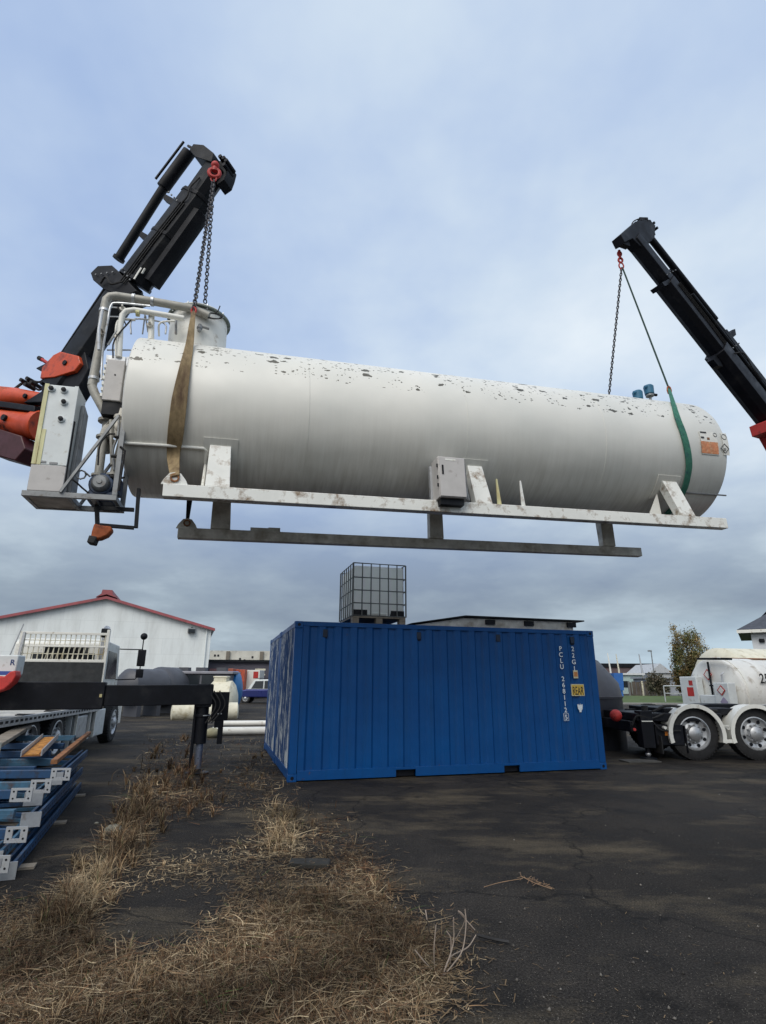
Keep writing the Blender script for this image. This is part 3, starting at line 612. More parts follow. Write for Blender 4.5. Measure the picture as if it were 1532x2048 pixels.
o = b.build('lifting_strap', STRAPG, None); tag(o, 'green webbing strap wrapped under the right end of the tank', 'strap', 'webbing slings round the hanging tank')

# ------------------------------------------------------------ left crane truck
def boxbeam(mb, p, q, upv, h, wd, ch=.28):       # six-sided crane boom section: flat top and bottom, creased sides
    p = Vector(p); q = Vector(q); d = (q-p).normalized(); sd_ = d.cross(Vector(upv)).normalized(); u2 = sd_.cross(d)
    prof = [(-wd/2*.55, h/2), (wd/2*.55, h/2), (wd/2, h/2-ch*h), (wd/2, -h/2+ch*h*.6), (wd/2*.4, -h/2), (-wd/2*.4, -h/2), (-wd/2, -h/2+ch*h*.6), (-wd/2, h/2-ch*h)]
    return mb.prism([p+sd_*a+u2*c for a, c in prof], q-p)
TRUCK_A = at_z(16, 1437, 1.0); TY = math.radians(11.5)
truck = thing('crane_truck', 'flat deck crane truck with white headboard, its black crane lifting the tank\'s left end', 'truck', frame((TRUCK_A.x, TRUCK_A.y, 0), TY))
MK = truck.matrix_world.copy(); MKI = MK.inverted()
def K_(v): return MKI @ Vector(v)
HY = 5.2                                           # headboard distance along the deck
b = MB(); b.box((-2.45, -.6, .90), (-.08, HY, .98)); b.build('deck', UNDER, truck, bev=.01)
b = MB(); b.box((-.075, -.6, .88), (0, HY, 1.0)); b.cur = 1
for k in range(30): b.box((-.001+.002, -.45+k*.19, .925), (.006, -.45+k*.19+.10, .965))
b.build('side_rail', [GALV, RUBBER], truck)
b = MB(); b.box((-1.75, -1.5, .62), (-1.6, HY+2.5, .89)); b.box((-.9, -1.5, .62), (-.75, HY+2.5, .89)); b.build('chassis', BLACK, truck)
def wheel(parent, c, r, wd, ax, rim=CHROME, steps=28, dual=False):
    c = Vector(c); ax = Vector(ax)
    b = MB(); b.lathe(c-ax*wd, ax, [(0, r*.62), (.0, r*.9), (wd*.12, r), (wd*.88, r), (wd, r*.9), (wd, r*.64), (wd*.5, r*.6), (.0, r*.62)], steps); ty = b.build('tyre', RUBBER, parent, bev=0)
    if steps >= 28:
        e1_ = ax.orthogonal().normalized(); e2_ = ax.cross(e1_); b = MB()
        for k in range(44):
            a = k*2*math.pi/44; rr = e1_*math.cos(a)+e2_*math.sin(a); tt_ = ax.cross(rr); b.beam(c-ax*wd*.9+rr*(r*.995), c-ax*wd*.02+rr*(r*.985), .022, .022, rr)
        b.build('tread', RUBBER, parent)
    b = MB(); b.lathe(c, ax, [(-.12, r*.62), (0.003, r*.64), (.008, r*.60), (-.05, r*.54), (-.07, r*.40), (-.05, r*.30), (.02, r*.26), (.05, r*.16), (.06, 0)], steps); rm = b.build('rim', rim, parent)
    e1 = ax.orthogonal().normalized(); e2 = ax.cross(e1); b = MB()
    for k in range(10):
        a = k*.6283; q = c+(e1*math.cos(a)+e2*math.sin(a))*r*.33; b.cyl(q-ax*.04, q+ax*.02, .016, 6)
    b.build('wheel_nut', rim, rm)
    b = MB()
    for k in range(8):
        a = k*.7854+.3; q = c+(e1*math.cos(a)+e2*math.sin(a))*r*.475; b.cyl(q-ax*.075, q-ax*.045, r*.07, 8)
    b.build('hand_hole', BLACK, rm)
for y_ in (1.3, 2.65, 7.1):
    wheel(truck, (-.08, y_, .5), .5, .3, (1, 0, 0)); wheel(truck, (-2.37, y_, .5), .5, .3, (-1, 0, 0))
for y_ in (.62, 3.4):
    b = MB(); b.box((-.5, y_-.01, .16), (-.06, y_+.01, .86)); b.build('mud_flap', DISP if y_ > 2 else RUBBER, truck)
b = MB(); b.box((-.45, 3.7, .35), (-.05, 4.5, .84)); b.build('fuel_tank', GALV, truck, bev=.04)
for y_ in (3.62, 4.6, 5.0):
    b = MB(); b.box((-.07, y_, .3), (-.02, y_+.04, .88)); b.build('guard_post', WHITE, truck)
b = MB(); b.box((-.5, 5.05, .3), (-.03, 5.9, .9)); b.build('tool_box', DISP, truck, bev=.02)
# headboard
hx0, hx1 = -2.05, -.02
b = MB(); b.box((hx0, HY, 1.0), (hx0+.07, HY+.08, 2.72)); b.box((hx1-.07, HY, 1.0), (hx1, HY+.08, 2.80)); b.box((hx0+.071, HY+.01, 2.66), (hx1-.071, HY+.07, 2.72)); b.box((hx0+.071, HY+.01, 2.0), (hx1-.071, HY+.07, 2.07)); b.box((hx0+.071, HY+.01, 2.36), (hx1-.071, HY+.05, 2.40))
hb = b.build('headboard', WHITE, truck, bev=.006)
b = MB()
for k in range(17):
    x_ = hx0+.1+k*(hx1-hx0-.2)/16; b.cyl((x_, HY+.055, 2.07), (x_, HY+.055, 2.66), .013, 6)
for z_ in (2.2, 2.52): b.cyl((hx0+.07, HY+.065, z_), (hx1-.07, HY+.065, z_), .01, 6)
b.build('guard_bar', CREAM, hb)
b = MB(); b.box((hx0+.04, HY-.02, 1.02), (hx1-.04, HY-.001, 2.0)); b.build('rubber_panel', paint('headboard rubber', (.022, .025, .028), .75, 0, .3, 5, dirt=(.035, .035, .035), dirt_amt=.3), hb)
b = MB(); b.prism([(hx0-.02, HY, 1.0), (hx0+.05, HY, 1.0), (hx0+.12, HY, 2.7), (hx0+.07, HY, 2.7)], (0, -.05, 0)); b.cyl((hx0-.16, HY+.02, 2.1), (hx0+.02, HY+.02, 2.9), .016, 6); b.build('side_stay', GALV, hb)
b = MB(); b.box((-.26, HY+.1, 2.62), (-.08, HY+.3, 2.84)); b.build('work_lamp', BLACK2, hb, bev=.02)
# stowed chains, grilles and air intake seen through the headboard
b = MB(); b.box((-1.5, HY+.15, 2.05), (-.6, HY+.5, 2.38)); b.build('air_intake', BLACK2, truck)
b = MB()
for k in range(8): b.beam((-1.46+k*.12, HY+.13, 2.06), (-1.40+k*.12, HY+.13, 2.37), .02, .02)
b.build('intake_grille', CREAM, truck)
# cab ahead of the headboard
b = MB(); prof = [(HY+.75, .62), (HY+.75, 2.5), (HY+.95, 2.62), (HY+2.5, 2.55), (HY+2.75, 1.7), (HY+2.8, .55)]
b.prism([(-2.42, y_, z_) for y_, z_ in prof], (2.1, 0, 0)); cb = b.build('cab', WHITE, truck, bev=.04)
b = MB(); b.prism([(-.318, HY+1.35, 1.62), (-.318, HY+1.35, 2.35), (-.318, HY+2.25, 2.32), (-.318, HY+2.45, 1.62)], (.012, 0, 0)); b.build('side_window', GLASS, cb)
b = MB(); b.box((-2.0, HY+.737, 1.75), (-.5, HY+.749, 2.25)); b.build('rear_window', GLASS, cb)
b = MB(); b.box((-.31, HY+1.9, .42), (-.1, HY+2.75, .95)); b.build('step', WHITE, cb, bev=.02)
b = MB(); b.cyl((-.25, HY+.5, .95), (-.25, HY+.5, 2.7), .075, 12); b.tube([(-.25, HY+.5, 2.7), (-.24, HY+.46, 2.82), (-.2, HY+.4, 2.88)], .075, 12); b.build('exhaust_stack', CHROME, truck)
b = MB(); b.tube([(-.3, HY+2.4, 2.45), (.22, HY+2.5, 2.45), (.3, HY+2.5, 2.45)], .016, 6); b.tube([(-.3, HY+2.4, 1.6), (.2, HY+2.5, 1.62), (.3, HY+2.5, 1.75), (.3, HY+2.5, 2.8)], .016, 6); ma = b.build('mirror_arm', BLACK2, cb)
b = MB(); b.box((.19, HY+2.48, 1.98), (.41, HY+2.56, 2.45)); b.build('mirror', BLACK, ma, bev=.02)
b = MB(); b.box((.20, HY+2.48, 1.66), (.4, HY+2.56, 1.9)); b.build('mirror', BLACK, ma, bev=.02)
b = MB(); b.sphere((.3, HY+2.5, 2.83), .1, 8); b.build('mirror', BLACK, ma)
# crane base, outrigger
CB = K_(at_y(-55, 1400, 9.45)); oz0, oz1 = 1.12, 1.53
foot = K_(at_z(394, 1548, 0)); od = Vector((foot.x-CB.x, foot.y-CB.y, 0)).normalized(); nrm = Vector((-od.y, od.x, 0))
pA = K_(at_y(-120, 1390, 9.2)); pA.z = 1.32
j1 = K_(on_plane(210, 1390, MK @ foot, (MK.to_3x3() @ nrm))); j1 = Vector((j1.x, j1.y, 1.325)); fz = Vector((foot.x, foot.y, 1.335))
b = MB(); b.beam(j1-od*3.4+Vector((0, 0, -.0)), j1, .42, .44); outb = b.build('outrigger_sleeve', BLACK, truck, bev=.015)
b = MB(); b.beam(j1, fz+od*.14, .34, .345); b.build('outrigger_beam', BLACK2 if False else BLACK, truck, bev=.012)
b = MB(); b.beam(j1-od*.07-nrm*.222, j1-od*.03-nrm*.222, .02, .05); b.build('marker', YELLOWISH, outb)
fx = Vector((foot.x, foot.y, 0))
b = MB(); b.cyl(fx+Vector((0, 0, .5)), fx+Vector((0, 0, 1.5)), .105, 18); b.cyl(fx+Vector((0, 0, .95)), fx+Vector((0, 0, 1.0)), .125, 18); b.box(fx+Vector((-.13, -.13, 1.12)), fx+Vector((.13, .13, 1.52))); b.cyl(fx-od*.13+Vector((0, 0, .1)), fx-od*.13+Vector((0, 0, 1.2)), .03, 8); leg1 = b.build('stabiliser_leg', BLACK, truck, bev=.006)
b = MB(); b.cyl(fx+Vector((0, 0, .08)), fx+Vector((0, 0, .5)), .06, 16); b.build('ram', paint('dull ram steel', (.22, .25, .33), .3, .7, .3, 8), leg1)
b = MB(); b.cyl(fx+od*.03+Vector((0, 0, .97)), fx+od*.03+Vector((0, 0, .985)), .128, 18); b.build('band', GALV, leg1)
b = MB(); b.lathe(fx, (0, 0, 1), [(0.002, .2), (.03, .2), (.05, .1), (.09, .07)], 18); b.build('foot_plate', BLACK2, leg1)
b = MB(); b.beam(fx+od*.15+Vector((0, 0, 1.13)), fx+od*.45+Vector((0, 0, 1.13)), .03, .50); b.beam(fx+od*.22+Vector((0, 0, .82)), fx+od*.38+Vector((0, 0, .82)), .06, .12); b.beam(fx+od*.29+Vector((0, 0, .62)), fx+od*.38+Vector((0, 0, .62)), .05, .28); b.build('end_plate', BLACK, truck, bev=.006)
b = MB()
for k in (0, 1): b.lathe(fx+od*(.27+.055*k)-nrm*.02+Vector((0, 0, 1.0)), -nrm, [(0, .012), (.012, .012)], 8)
b.build('bolt', GALV, truck)
b = MB()
for k in range(3): b.tube(catmull([fx+od*(.05+.1*k)-nrm*.14+Vector((0, 0, 1.4)), fx+od*(.2+.08*k)-nrm*.2+Vector((0, 0, 1.15)), fx+od*(.05+.05*k)-nrm*.16+Vector((0, 0, .85))], 5), .013, 6)
b.build('hydraulic_hose', RUBBER, truck)
# column outside the picture, red turret shoulder at the edge
cc = K_(at_y(-190, 1360, 9.6)); cc = Vector((cc.x, cc.y, 0))
b = MB(); b.lathe(cc, (0, 0, 1), [(.5, .5), (1.55, .5), (1.6, .42), (4.6, .33), (4.7, .2)], 24); b.build('crane_column', ORANGE, truck)
sh = K_(at_y(-14, 1365, 9.05)); b = MB(); b.prism([K_(at_y(x, y, 9.05)) for x, y in ((-60, 1348), (8, 1353), (20, 1343), (30, 1341), (32, 1352), (24, 1366), (8, 1379), (-60, 1402))], Vector((0, .22, 0))); b.build('turret_shoulder', REDP, truck, bev=.02)
p0 = K_(at_y(-40, 1309, 9.2)); p1 = K_(at_y(24, 1350, 9.2)); b = MB(); b.box((p0.x, p0.y, p1.z), (p1.x, p0.y+.3, p0.z)); dp = b.build('decal_panel', DISP, truck, bev=.02)
b = MB(); b.box((p0.x, p0.y-.006, p1.z), (p1.x-.02, p0.y-.001, p1.z+.06)); b.build('stripe', paint('blue stripe', (.04, .08, .3), .4), dp)
lettering('R', paint('dark blue lettering', (.02, .04, .15), .5), dp, (p1.x-.07, p0.y-.004, p0.z-.06), (R90, 0, 0), .12)
# boom (plane through knuckle and tip)
KN = at_y(78, 800, 9.5); TIP = at_y(432, 335, 8.35); bd = (TIP-KN).normalized(); bn = bd.cross(Vector((0, 0, 1))).normalized(); bu = bn.cross(bd)
if bu.z < 0: bu = -bu
def BP(px, py, off=0.): return MKI @ (on_plane(px, py, KN+bn*off, bn))
toCam = -1 if (CAM-KN).dot(bn) < 0 else 1
bnl = MKI.to_3x3() @ (bn*toCam)                   # local unit vector pointing towards the camera side
def plate(poly, th, mat_, name, parent=truck, off=0., bev=.01):
    pts = [BP(x, y) + bnl*(off-th/2) for x, y in poly]; return MB().prism(pts, bnl*th).build(name, mat_, parent, bev=bev)
def line2(pxa, pya, pxb, pyb): return BP(pxa, pya), BP(pxb, pyb)
upb = MKI.to_3x3() @ bu
a, c = line2(268, 565, 396, 395); b = MB(); boxbeam(b, a-(c-a)*.0, c, upb, .70, .44); outer = b.build('outer_boom', BLACK2, truck, bev=.01)
a2, c2_ = line2(372, 425, 432, 340); b = MB(); boxbeam(b, a2-(c2_-a2).normalized()*.3, c2_, upb, .52, .36); b.build('inner_boom', BLACK2, truck, bev=.008)
a3, c3_ = line2(112, 780, 246, 584); b = MB(); boxbeam(b, a3, c3_+(c3_-a3).normalized()*.2, upb, .70, .40); b.build('main_boom', BLACK2, truck, bev=.01)
a, c = line2(97, 778, 226, 583); b = MB(); b.tube([a, c], .055, 10); b.tube([a+bnl*.16, c+bnl*.16], .03, 8); b.build('boom_pipe', BLACK, truck)
plate([(198, 560), (212, 546), (240, 545), (262, 566), (290, 596), (262, 606), (224, 592), (203, 574)], .42, BLACK, 'boom_joint')
a, c = line2(236, 520, 330, 372); b = MB(); b.cyl(a, c, .09, 14); b.cyl(a, a+(c-a).normalized()*.06, .115, 14); xc = b.build('extension_cylinder', BLACK, truck)
a, c = line2(326, 376, 378, 305); b = MB(); b.cyl(a, c, .13, 14); b.build('cylinder_barrel', BLACK, truck)
b = MB(); b.beam(BP(318, 366)+bnl*.1, BP(374, 292)+bnl*.1, .035, .035, bnl); b.beam(BP(330, 374)-bnl*.1, BP(384, 298)-bnl*.1, .035, .035, bnl); b.beam(BP(376, 292), BP(396, 302), .04, .04, bnl); b.tube([BP(384, 296), BP(400, 300), BP(414, 304), BP(420, 312)], .03, 6); b.build('guard_rail', BLACK2, truck)
for p4 in (((334, 392), (352, 402), (346, 412), (330, 402)), ((286, 466), (300, 474), (294, 484), (282, 476))): plate(p4, .1, BLACK, 'cylinder_bracket', bev=0)
a, c = line2(303, 568, 402, 428); b = MB(); boxbeam(b, a, c, upb, .24, .30); b.build('lower_boom_rail', BLACK, truck, bev=.006)
plate([(392, 318), (400, 306), (420, 308), (440, 324), (436, 342), (404, 332)], .42, BLACK2, 'boom_head')
plate([(440, 324), (452, 322), (460, 330), (456, 346), (450, 362), (436, 372), (428, 350)], .26, BLACK, 'sheave_block', off=-.1)
b = MB()
for px, py in ((448, 324), (455, 327), (460, 332), (456, 340)): q = BP(px, py); b.cyl(q-bnl*.14, q+bnl*.14, .04, 8)
b.build('nozzle_block', BLACK, truck)
def boltrow(pa, pb, n_, off, rad=.018, parent=truck, P_=BP, nl=None, mt=GREYP):
    nl = nl if nl is not None else bnl; b = MB(); p0_, p1_ = P_(*pa), P_(*pb)
    for k in range(n_):
        q = p0_+(p1_-p0_)*((k+.5)/n_)+nl*off; b.cyl(q, q+nl*.02, rad, 6)
    b.build('bolt_row', mt, parent)
boltrow((262, 552), (282, 580), 4, .24); boltrow((352, 402), (374, 424), 4, .24); boltrow((206, 566), (250, 560), 4, .23)
for t0 in (0, .5, .97):                                 # collars round the outer section
    q = BP(268, 565)+(BP(396, 395)-BP(268, 565))*t0; dv = (BP(396, 395)-BP(268, 565)).normalized(); b = MB(); boxbeam(b, q, q+dv*.07, upb, .73, .47); b.build('collar', BLACK, truck, bev=.006)
b = MB()
for k in range(3):
    o_ = bnl*(.235+.0)+upb*(.05-.06*k)
    b.tube([BP(262, 580)+o_, BP(320, 502)+o_+upb*.01, BP(380, 424)+o_], .013, 6)
b.tube(catmull([BP(262, 580)+bnl*.24, BP(246, 588)+bnl*.3, BP(236, 574)+bnl*.3, BP(222, 584)+bnl*.26], 5), .02, 6)
b.tube(catmull([BP(380, 424)+bnl*.23, BP(392, 414)+bnl*.26, BP(398, 396)+bnl*.26, BP(412, 372)+bnl*.2], 5), .016, 6)
b.build('hydraulic_hose', RUBBER, truck)
b = MB(); b.tube([BP(304, 556)+bnl*.21, BP(300, 562)+bnl*.21, BP(306, 552)+bnl*.21], .02, 6); b.beam(BP(286, 574)+bnl*.23, BP(300, 552)+bnl*.23, .04, .012, bnl); b.build('warning_label', WHITE, truck)
# orange swivel hook
hk = MKI @ (hookL+Vector((0, 0, .05))); rd = Vector((1, 0, 0))
b = MB(); b.cyl(hk+Vector((0, 0, .22)), hk+Vector((0, 0, .06)), .05, 12); b.tube([hk+Vector((.095*math.cos(a*.5236), 0, .02+.095*math.sin(a*.5236))) for a in range(12)], .036, 8, closed=True); b.sphere(hk+Vector((0, 0, .2)), .075, 8); b.build('crane_hook', REDP, truck)
# orange link housings
plate([(104, 746), (126, 722), (140, 715), (176, 724), (180, 738), (168, 754), (128, 766), (100, 768)], .44, ORANGE, 'link_housing', bev=.015)
b = MB(); b.tube([BP(-40, 800), BP(30, 796), BP(88, 800)], [.17, .2, .13], 14); b.box(BP(20, 792)-Vector((.2, .15, .05)), BP(20, 792)+Vector((.2, .15, .12))); b.build('upper_knuckle', ORANGE, truck, bev=.01)
for (px, py), o0_, o1_, r_ in (((36, 848), .2, .31, .06), ((66, 800), .1, .19, .045), ((150, 738), .2, .245, .05)):
    b = MB(); b.cyl(BP(px, py)+bnl*o0_, BP(px, py)+bnl*o1_, r_, 16); b.build('pivot_pin', BLACK2, truck, bev=.006)
b = MB(); b.cyl(BP(-30, 878), BP(70, 812), .06, 12); b.cyl(BP(100, 800), BP(176, 748), .07, 12); b.build('link_ram', BLACK, truck)
b = MB(); b.tube([BP(-70, 842), BP(0, 846), BP(6, 846), BP(70, 852), BP(74, 852), BP(86, 853)], [.30, .30, .26, .26, .29, .29], 22); b.build('knuckle_drum', ORANGE, truck, bev=.01)
plate([(6, 862), (62, 880), (70, 905), (50, 929), (0, 915), (-30, 890)], .4, paint('dark maroon paint', (.06, .012, .016), .5, 0, .3, 4), 'lower_link', bev=.02)
plate([(84, 744), (100, 752), (96, 790), (60, 812), (150, 812), (178, 770), (190, 745), (180, 700), (150, 712)], .3, BLACK, 'knuckle_core', bev=.02)
plate([(-20, 806), (90, 822), (90, 834), (-20, 818)], .44, BLACK, 'link_gap', bev=.01)
b = MB(); b.cyl(BP(82, 718), BP(98, 728), .035, 10); b.build('hose_fitting', REDP, truck)
b = MB(); b.cyl(BP(78, 716), BP(84, 719), .045, 10); b.tube(catmull([BP(0, 800), BP(30, 778), BP(55, 762), BP(80, 764), BP(92, 752)], 5), .022, 6); b.tube(catmull([BP(30, 776), BP(48, 764), BP(62, 770), BP(78, 780), BP(88, 772)], 5), .02, 6)
for px, py in ((52, 765), (64, 762), (72, 770), (60, 774)): q = BP(px, py); b.cyl(q-bnl*.1, q+bnl*.12, .04, 8)
b.tube(catmull([BP(-20, 870), BP(10, 884), BP(30, 895), BP(60, 905)], 4), .05, 8); b.build('hydraulic_hose', RUBBER, truck)

# ------------------------------------------------------------ right crane truck (its rear end points at the container)
tr = thing('crane_truck', 'black crane truck with white wheel arches at right, its boom lifting the tank\'s right end', 'truck', frame((5.25, 12.72, 0), math.radians(2)))
MR = tr.matrix_world.copy(); MRI = MR.inverted()
wx1 = (MRI @ at_z(1393, 1520, 0)).x; wx2 = wx1+1.36
b = MB()
for y_ in (.65, 1.6): b.box((.75, y_, .70), (9., y_+.1, .98))
for x_ in (.8, 2.2, 3.6, 5.0): b.box((x_, .751, .74), (x_+.1, 1.599, .94))
b.build('chassis', BLACK, tr, bev=.008)
b = MB(); b.box((.3, .15, .78), (2.2, 2.2, .95)); b.box((.2, .3, .55), (.85, 2.0, .78)); b.box((1.0, .3, .9), (2.6, 2., 1.05)); b.build('rear_frame', BLACK, tr, bev=.02)
b = MB(); b.box((.35, .08, .25), (.62, .35, 1.0)); b.cyl((.48, .2, .12), (.48, .2, .3), .05, 12); lg = b.build('stabiliser_leg', BLACK, tr, bev=.01)
b = MB(); b.sphere((.48, .2, .12), .055, 8); b.build('ball_joint', CHROME, lg)
b = MB(); b.lathe((.48, .2, .02), (0, 0, 1), [(0, .17), (.03, .17), (.05, .08)], 18); b.build('foot_plate', BLACK2, lg)
b = MB(); b.box((.66, .12, .3), (1.28, .5, .72)); b.box((1.3, .1, .15), (1.33, .5, .7)); b.build('side_box', BLACK, tr, bev=.02)
b = MB(); b.sphere((.02, .55, .88), .13, 10); b.build('air_tank', REDP, tr)
b = MB(); b.box((.36, .06, .78), (.6, .079, .80)); b.build('reflector', WHITE, tr)
b = MB(); b.cyl((.2, .12, .62), (.2, .09, .62), .03, 12); b.build('tail_lamp', REDP, tr)
b = MB(); b.box((.86, .105, .5), (.92, .119, .6)); b.build('side_marker', paint('amber lens', (.5, .16, .02), .3), tr)
b = MB(); b.box((wx1-.82, .02, .14), (wx1-.80, .4, .5)); b.box((wx2+.80, .02, .14), (wx2+.82, .4, .5)); b.build('mud_flap', RUBBER, tr)
b = MB(); b.cyl((.55, .25, .95), (.55, .25, 1.1), .07, 10); b.tube(catmull([(.2, .2, .7), (.3, .1, .9), (.6, .1, .85), (.9, .1, .95)], 5), .02, 6); b.tube(catmull([(.6, .1, .8), (.75, .06, .62), (1.0, .06, .6), (1.2, .08, .6)], 5), .015, 6); b.tube(catmull([(.7, .2, .98), (1.0, .15, 1.1), (1.5, .2, 1.06), (2.2, .3, 1.0)], 5), .03, 6); b.build('hydraulic_hose', RUBBER, tr)
b = MB(); b.prism([(1.35, .9, .96), (2.4, .9, 1.12), (3.2, .9, 1.12), (3.2, .9, .96)], (0, .6, 0)); b.build('tail_ramp', BLACK2, tr, bev=.01)
for wx in (wx1, wx2, wx2+4.0):
    wheel(tr, (wx, .14, .54), .54, .30, (0, -1, 0), CHROME, 40); wheel(tr, (wx, 2.2, .54), .54, .30, (0, 1, 0), CHROME, 28)
for wx in (wx1, wx2):
    b = MB(); k = 22; vs = []; fs = []
    for i in range(k+1):
        a = math.radians(196-(212)*i/k); 
        for R_ in (.585, .615):
            for y_ in (.06, .42): vs.append((wx+R_*math.cos(a)*1.0, y_, .52+R_*math.sin(a)))
    for i in range(k):
        o = i*4; q = o+4; fs += [(o+2, o+3, q+3, q+2), (o, q, q+1, o+1), (o, o+2, q+2, q), (o+1, q+1, q+3, o+3)]
    fs += [(0, 1, 3, 2), (k*4, k*4+2, k*4+3, k*4+1)]
    b.add(vs, fs)
    # front lip, the broad white band one sees
    vs = []; fs = []
    for i in range(k+1):
        a = math.radians(196-(212)*i/k)
        for R_, y_ in ((.545, .055), (.63, .055), (.63, .07), (.545, .07)): vs.append((wx+R_*math.cos(a), y_-.03, .52+R_*math.sin(a)))
    for i in range(k):
        o = i*4; q = o+4
        for j in range(4): fs.append((o+j, o+(j+1) % 4, q+(j+1) % 4, q+j))
    fs += [(0, 1, 2, 3), (k*4+3, k*4+2, k*4+1, k*4)]
    b.add(vs, fs); b.build('mudguard', WHITE, tr)
b = MB(); b.cyl((wx1-.69, .03, .66), (wx1-.69, .3, .66), .035, 8); b.cyl((wx1+.69, .03, .66), (wx1+.69, .3, .66), .035, 8); b.cyl((wx2-.67, .03, .68), (wx2-.67, .3, .68), .035, 8); b.box((wx1+.60, .04, .36), (wx2-.60, .06, .43)); b.build('mudguard_bracket', WHITE, tr)
# its crane: column beyond the frame and the boom reaching back
tipR = at_y(1268, 470, 10.05); kneeR = at_y(1532+80, 935, 12.6)
rd_ = (kneeR-tipR).normalized(); rn_ = rd_.cross(Vector((0, 0, 1))).normalized()
if (CAM-tipR).dot(rn_) < 0: rn_ = -rn_
ru_ = rn_.cross(rd_); ru_ = ru_ if ru_.z > 0 else -ru_
def RP(px, py): return MRI @ on_plane(px, py, tipR, rn_)
rnl = MRI.to_3x3() @ rn_; rul = MRI.to_3x3() @ ru_
def plateR(poly, th, mat_, name, off=0., bev=.01):
    return MB().prism([RP(x, y)+rnl*(off-th/2) for x, y in poly], rnl*th).build(name, mat_, tr, bev=bev)
a, c = RP(1266, 478), RP(1372, 612); b = MB(); boxbeam(b, a, c, rul, .40, .30); b.build('inner_boom', BLACK, tr, bev=.008)
a, c = RP(1330, 566), RP(1452, 722); b = MB(); boxbeam(b, a, c, rul, .50, .38); b.build('middle_boom', BLACK, tr, bev=.008)
a, c = RP(1432, 700), RP(1640, 965); b = MB(); boxbeam(b, a, c, rul, .60, .46); b.build('outer_boom', BLACK, tr, bev=.008)
a, c = RP(1297, 484), RP(1424, 644); b = MB(); b.cyl(a+rnl*.08, c+rnl*.08, .075, 12); b.cyl(RP(1340, 540), RP(1452, 676), .10, 12); b.build('extension_cylinder', BLACK, tr)
a, c = RP(1372, 596), RP(1545, 815); b = MB(); b.cyl(a+rnl*.14, c+rnl*.14, .05, 10); b.beam(RP(1440, 668)+rnl*.1, RP(1600, 872)+rnl*.1, .1, .14, rul); b.build('extension_cylinder', BLACK2, tr)
plateR([(1232, 476), (1246, 464), (1262, 450), (1290, 446), (1302, 458), (1300, 486), (1272, 500), (1256, 484), (1240, 492)], .24, BLACK, 'boom_head')
b = MB(); b.box(RP(1284, 446)-Vector((.1, .1, .02)), RP(1284, 446)+Vector((.1, .1, .07))); b.build('fitting_block', BLACK2, tr, bev=.006)
b = MB(); b.tube(catmull([RP(1262, 456), RP(1266, 444), RP(1278, 438), RP(1290, 440), RP(1304, 450), RP(1310, 470)], 5), .014, 6); b.build('hydraulic_hose', RUBBER, tr)
plateR([(1234, 474), (1252, 478), (1256, 496), (1240, 490)], .12, BLACK, 'hook_lug', bev=0)
b = MB()
for px, py in ((1276, 447), (1284, 444), (1292, 449), (1300, 452), (1270, 452), (1306, 462)): q = RP(px, py); b.cyl(q-rnl*.12, q+rnl*.12, .032, 8)
b.build('nozzle_block', BLACK2, tr)
boltrow((1318, 560), (1340, 548), 4, .16, .016, tr, RP, rnl); boltrow((1438, 712), (1462, 694), 4, .21, .018, tr, RP, rnl)
b = MB()
for k in range(3):
    o_ = rnl*.2+rul*(.07-.05*k); b.tube([RP(1342, 578)+o_, RP(1400, 652)+o_+rul*.008, RP(1448, 716)+o_], .011, 6)
b.tube(catmull([RP(1448, 716)+rnl*.22, RP(1462, 720)+rnl*.3, RP(1480, 750)+rnl*.3, RP(1500, 770)+rnl*.26], 5), .016, 6); b.build('hydraulic_hose', RUBBER, tr)
plateR([(1424, 712), (1432, 718), (1440, 736), (1430, 734), (1420, 722)], .15, BLACK, 'slide_pad', bev=0)
plateR([(1312, 573), (1326, 566), (1330, 574), (1318, 580)], .3, BLACK, 'slide_pad', bev=0)
plateR([(1456, 664), (1462, 662), (1464, 674), (1452, 684)], .2, BLACK, 'slide_pad', bev=0)
plateR([(1520, 846), (1538, 838), (1600, 884), (1640, 960), (1590, 960), (1540, 870), (1526, 866)], .5, REDP, 'link_housing')
ks = RP(1625, 950); b = MB(); b.lathe((ks.x+.4, ks.y, 0), (0, 0, 1), [(.9, .45), (1.6, .42), (ks.z-.6, .32), (ks.z, .3)], 24); b.build('crane_column', REDP, tr)
hkr = MRI @ hookR
b = MB(); b.cyl(hkr+Vector((0, 0, .36)), hkr+Vector((0, 0, .14)), .03, 8); b.tube([hkr+Vector((.045*math.cos(a*.6283), 0, .1+.06*math.sin(a*.6283))) for a in range(10)], .022, 8, closed=True); b.tube([hkr+Vector((.04*math.cos(a*.6283), 0, .27+.06*math.sin(a*.6283))) for a in range(10)], .02, 8, closed=True); b.build('crane_hook', REDP, tr)
# cab out of frame, plain but whole
b = MB(); b.prism([(7.2, .05, .6), (7.2, .05, 2.5), (8.8, .05, 2.6), (9.2, .05, 1.6), (9.25, .05, .5)], (0, 2.3, 0)); b.build('cab', WHITE, tr, bev=.05)
# wooden pad under its foot
pw_ = at_z(1288, 1526, 0); b = MB(); b.box((-.36, -.2, .001), (.36, .22, .03)); o = b.build('timber_pad', paint('dirty board', (.07, .068, .062), .9, 0, .4, 6), None, bev=.004, loc=(pw_.x, pw_.y+.18, 0)); tag(o, 'flat timber board on the asphalt under the right truck\'s stabiliser', 'board'); o.rotation_euler.z = .12

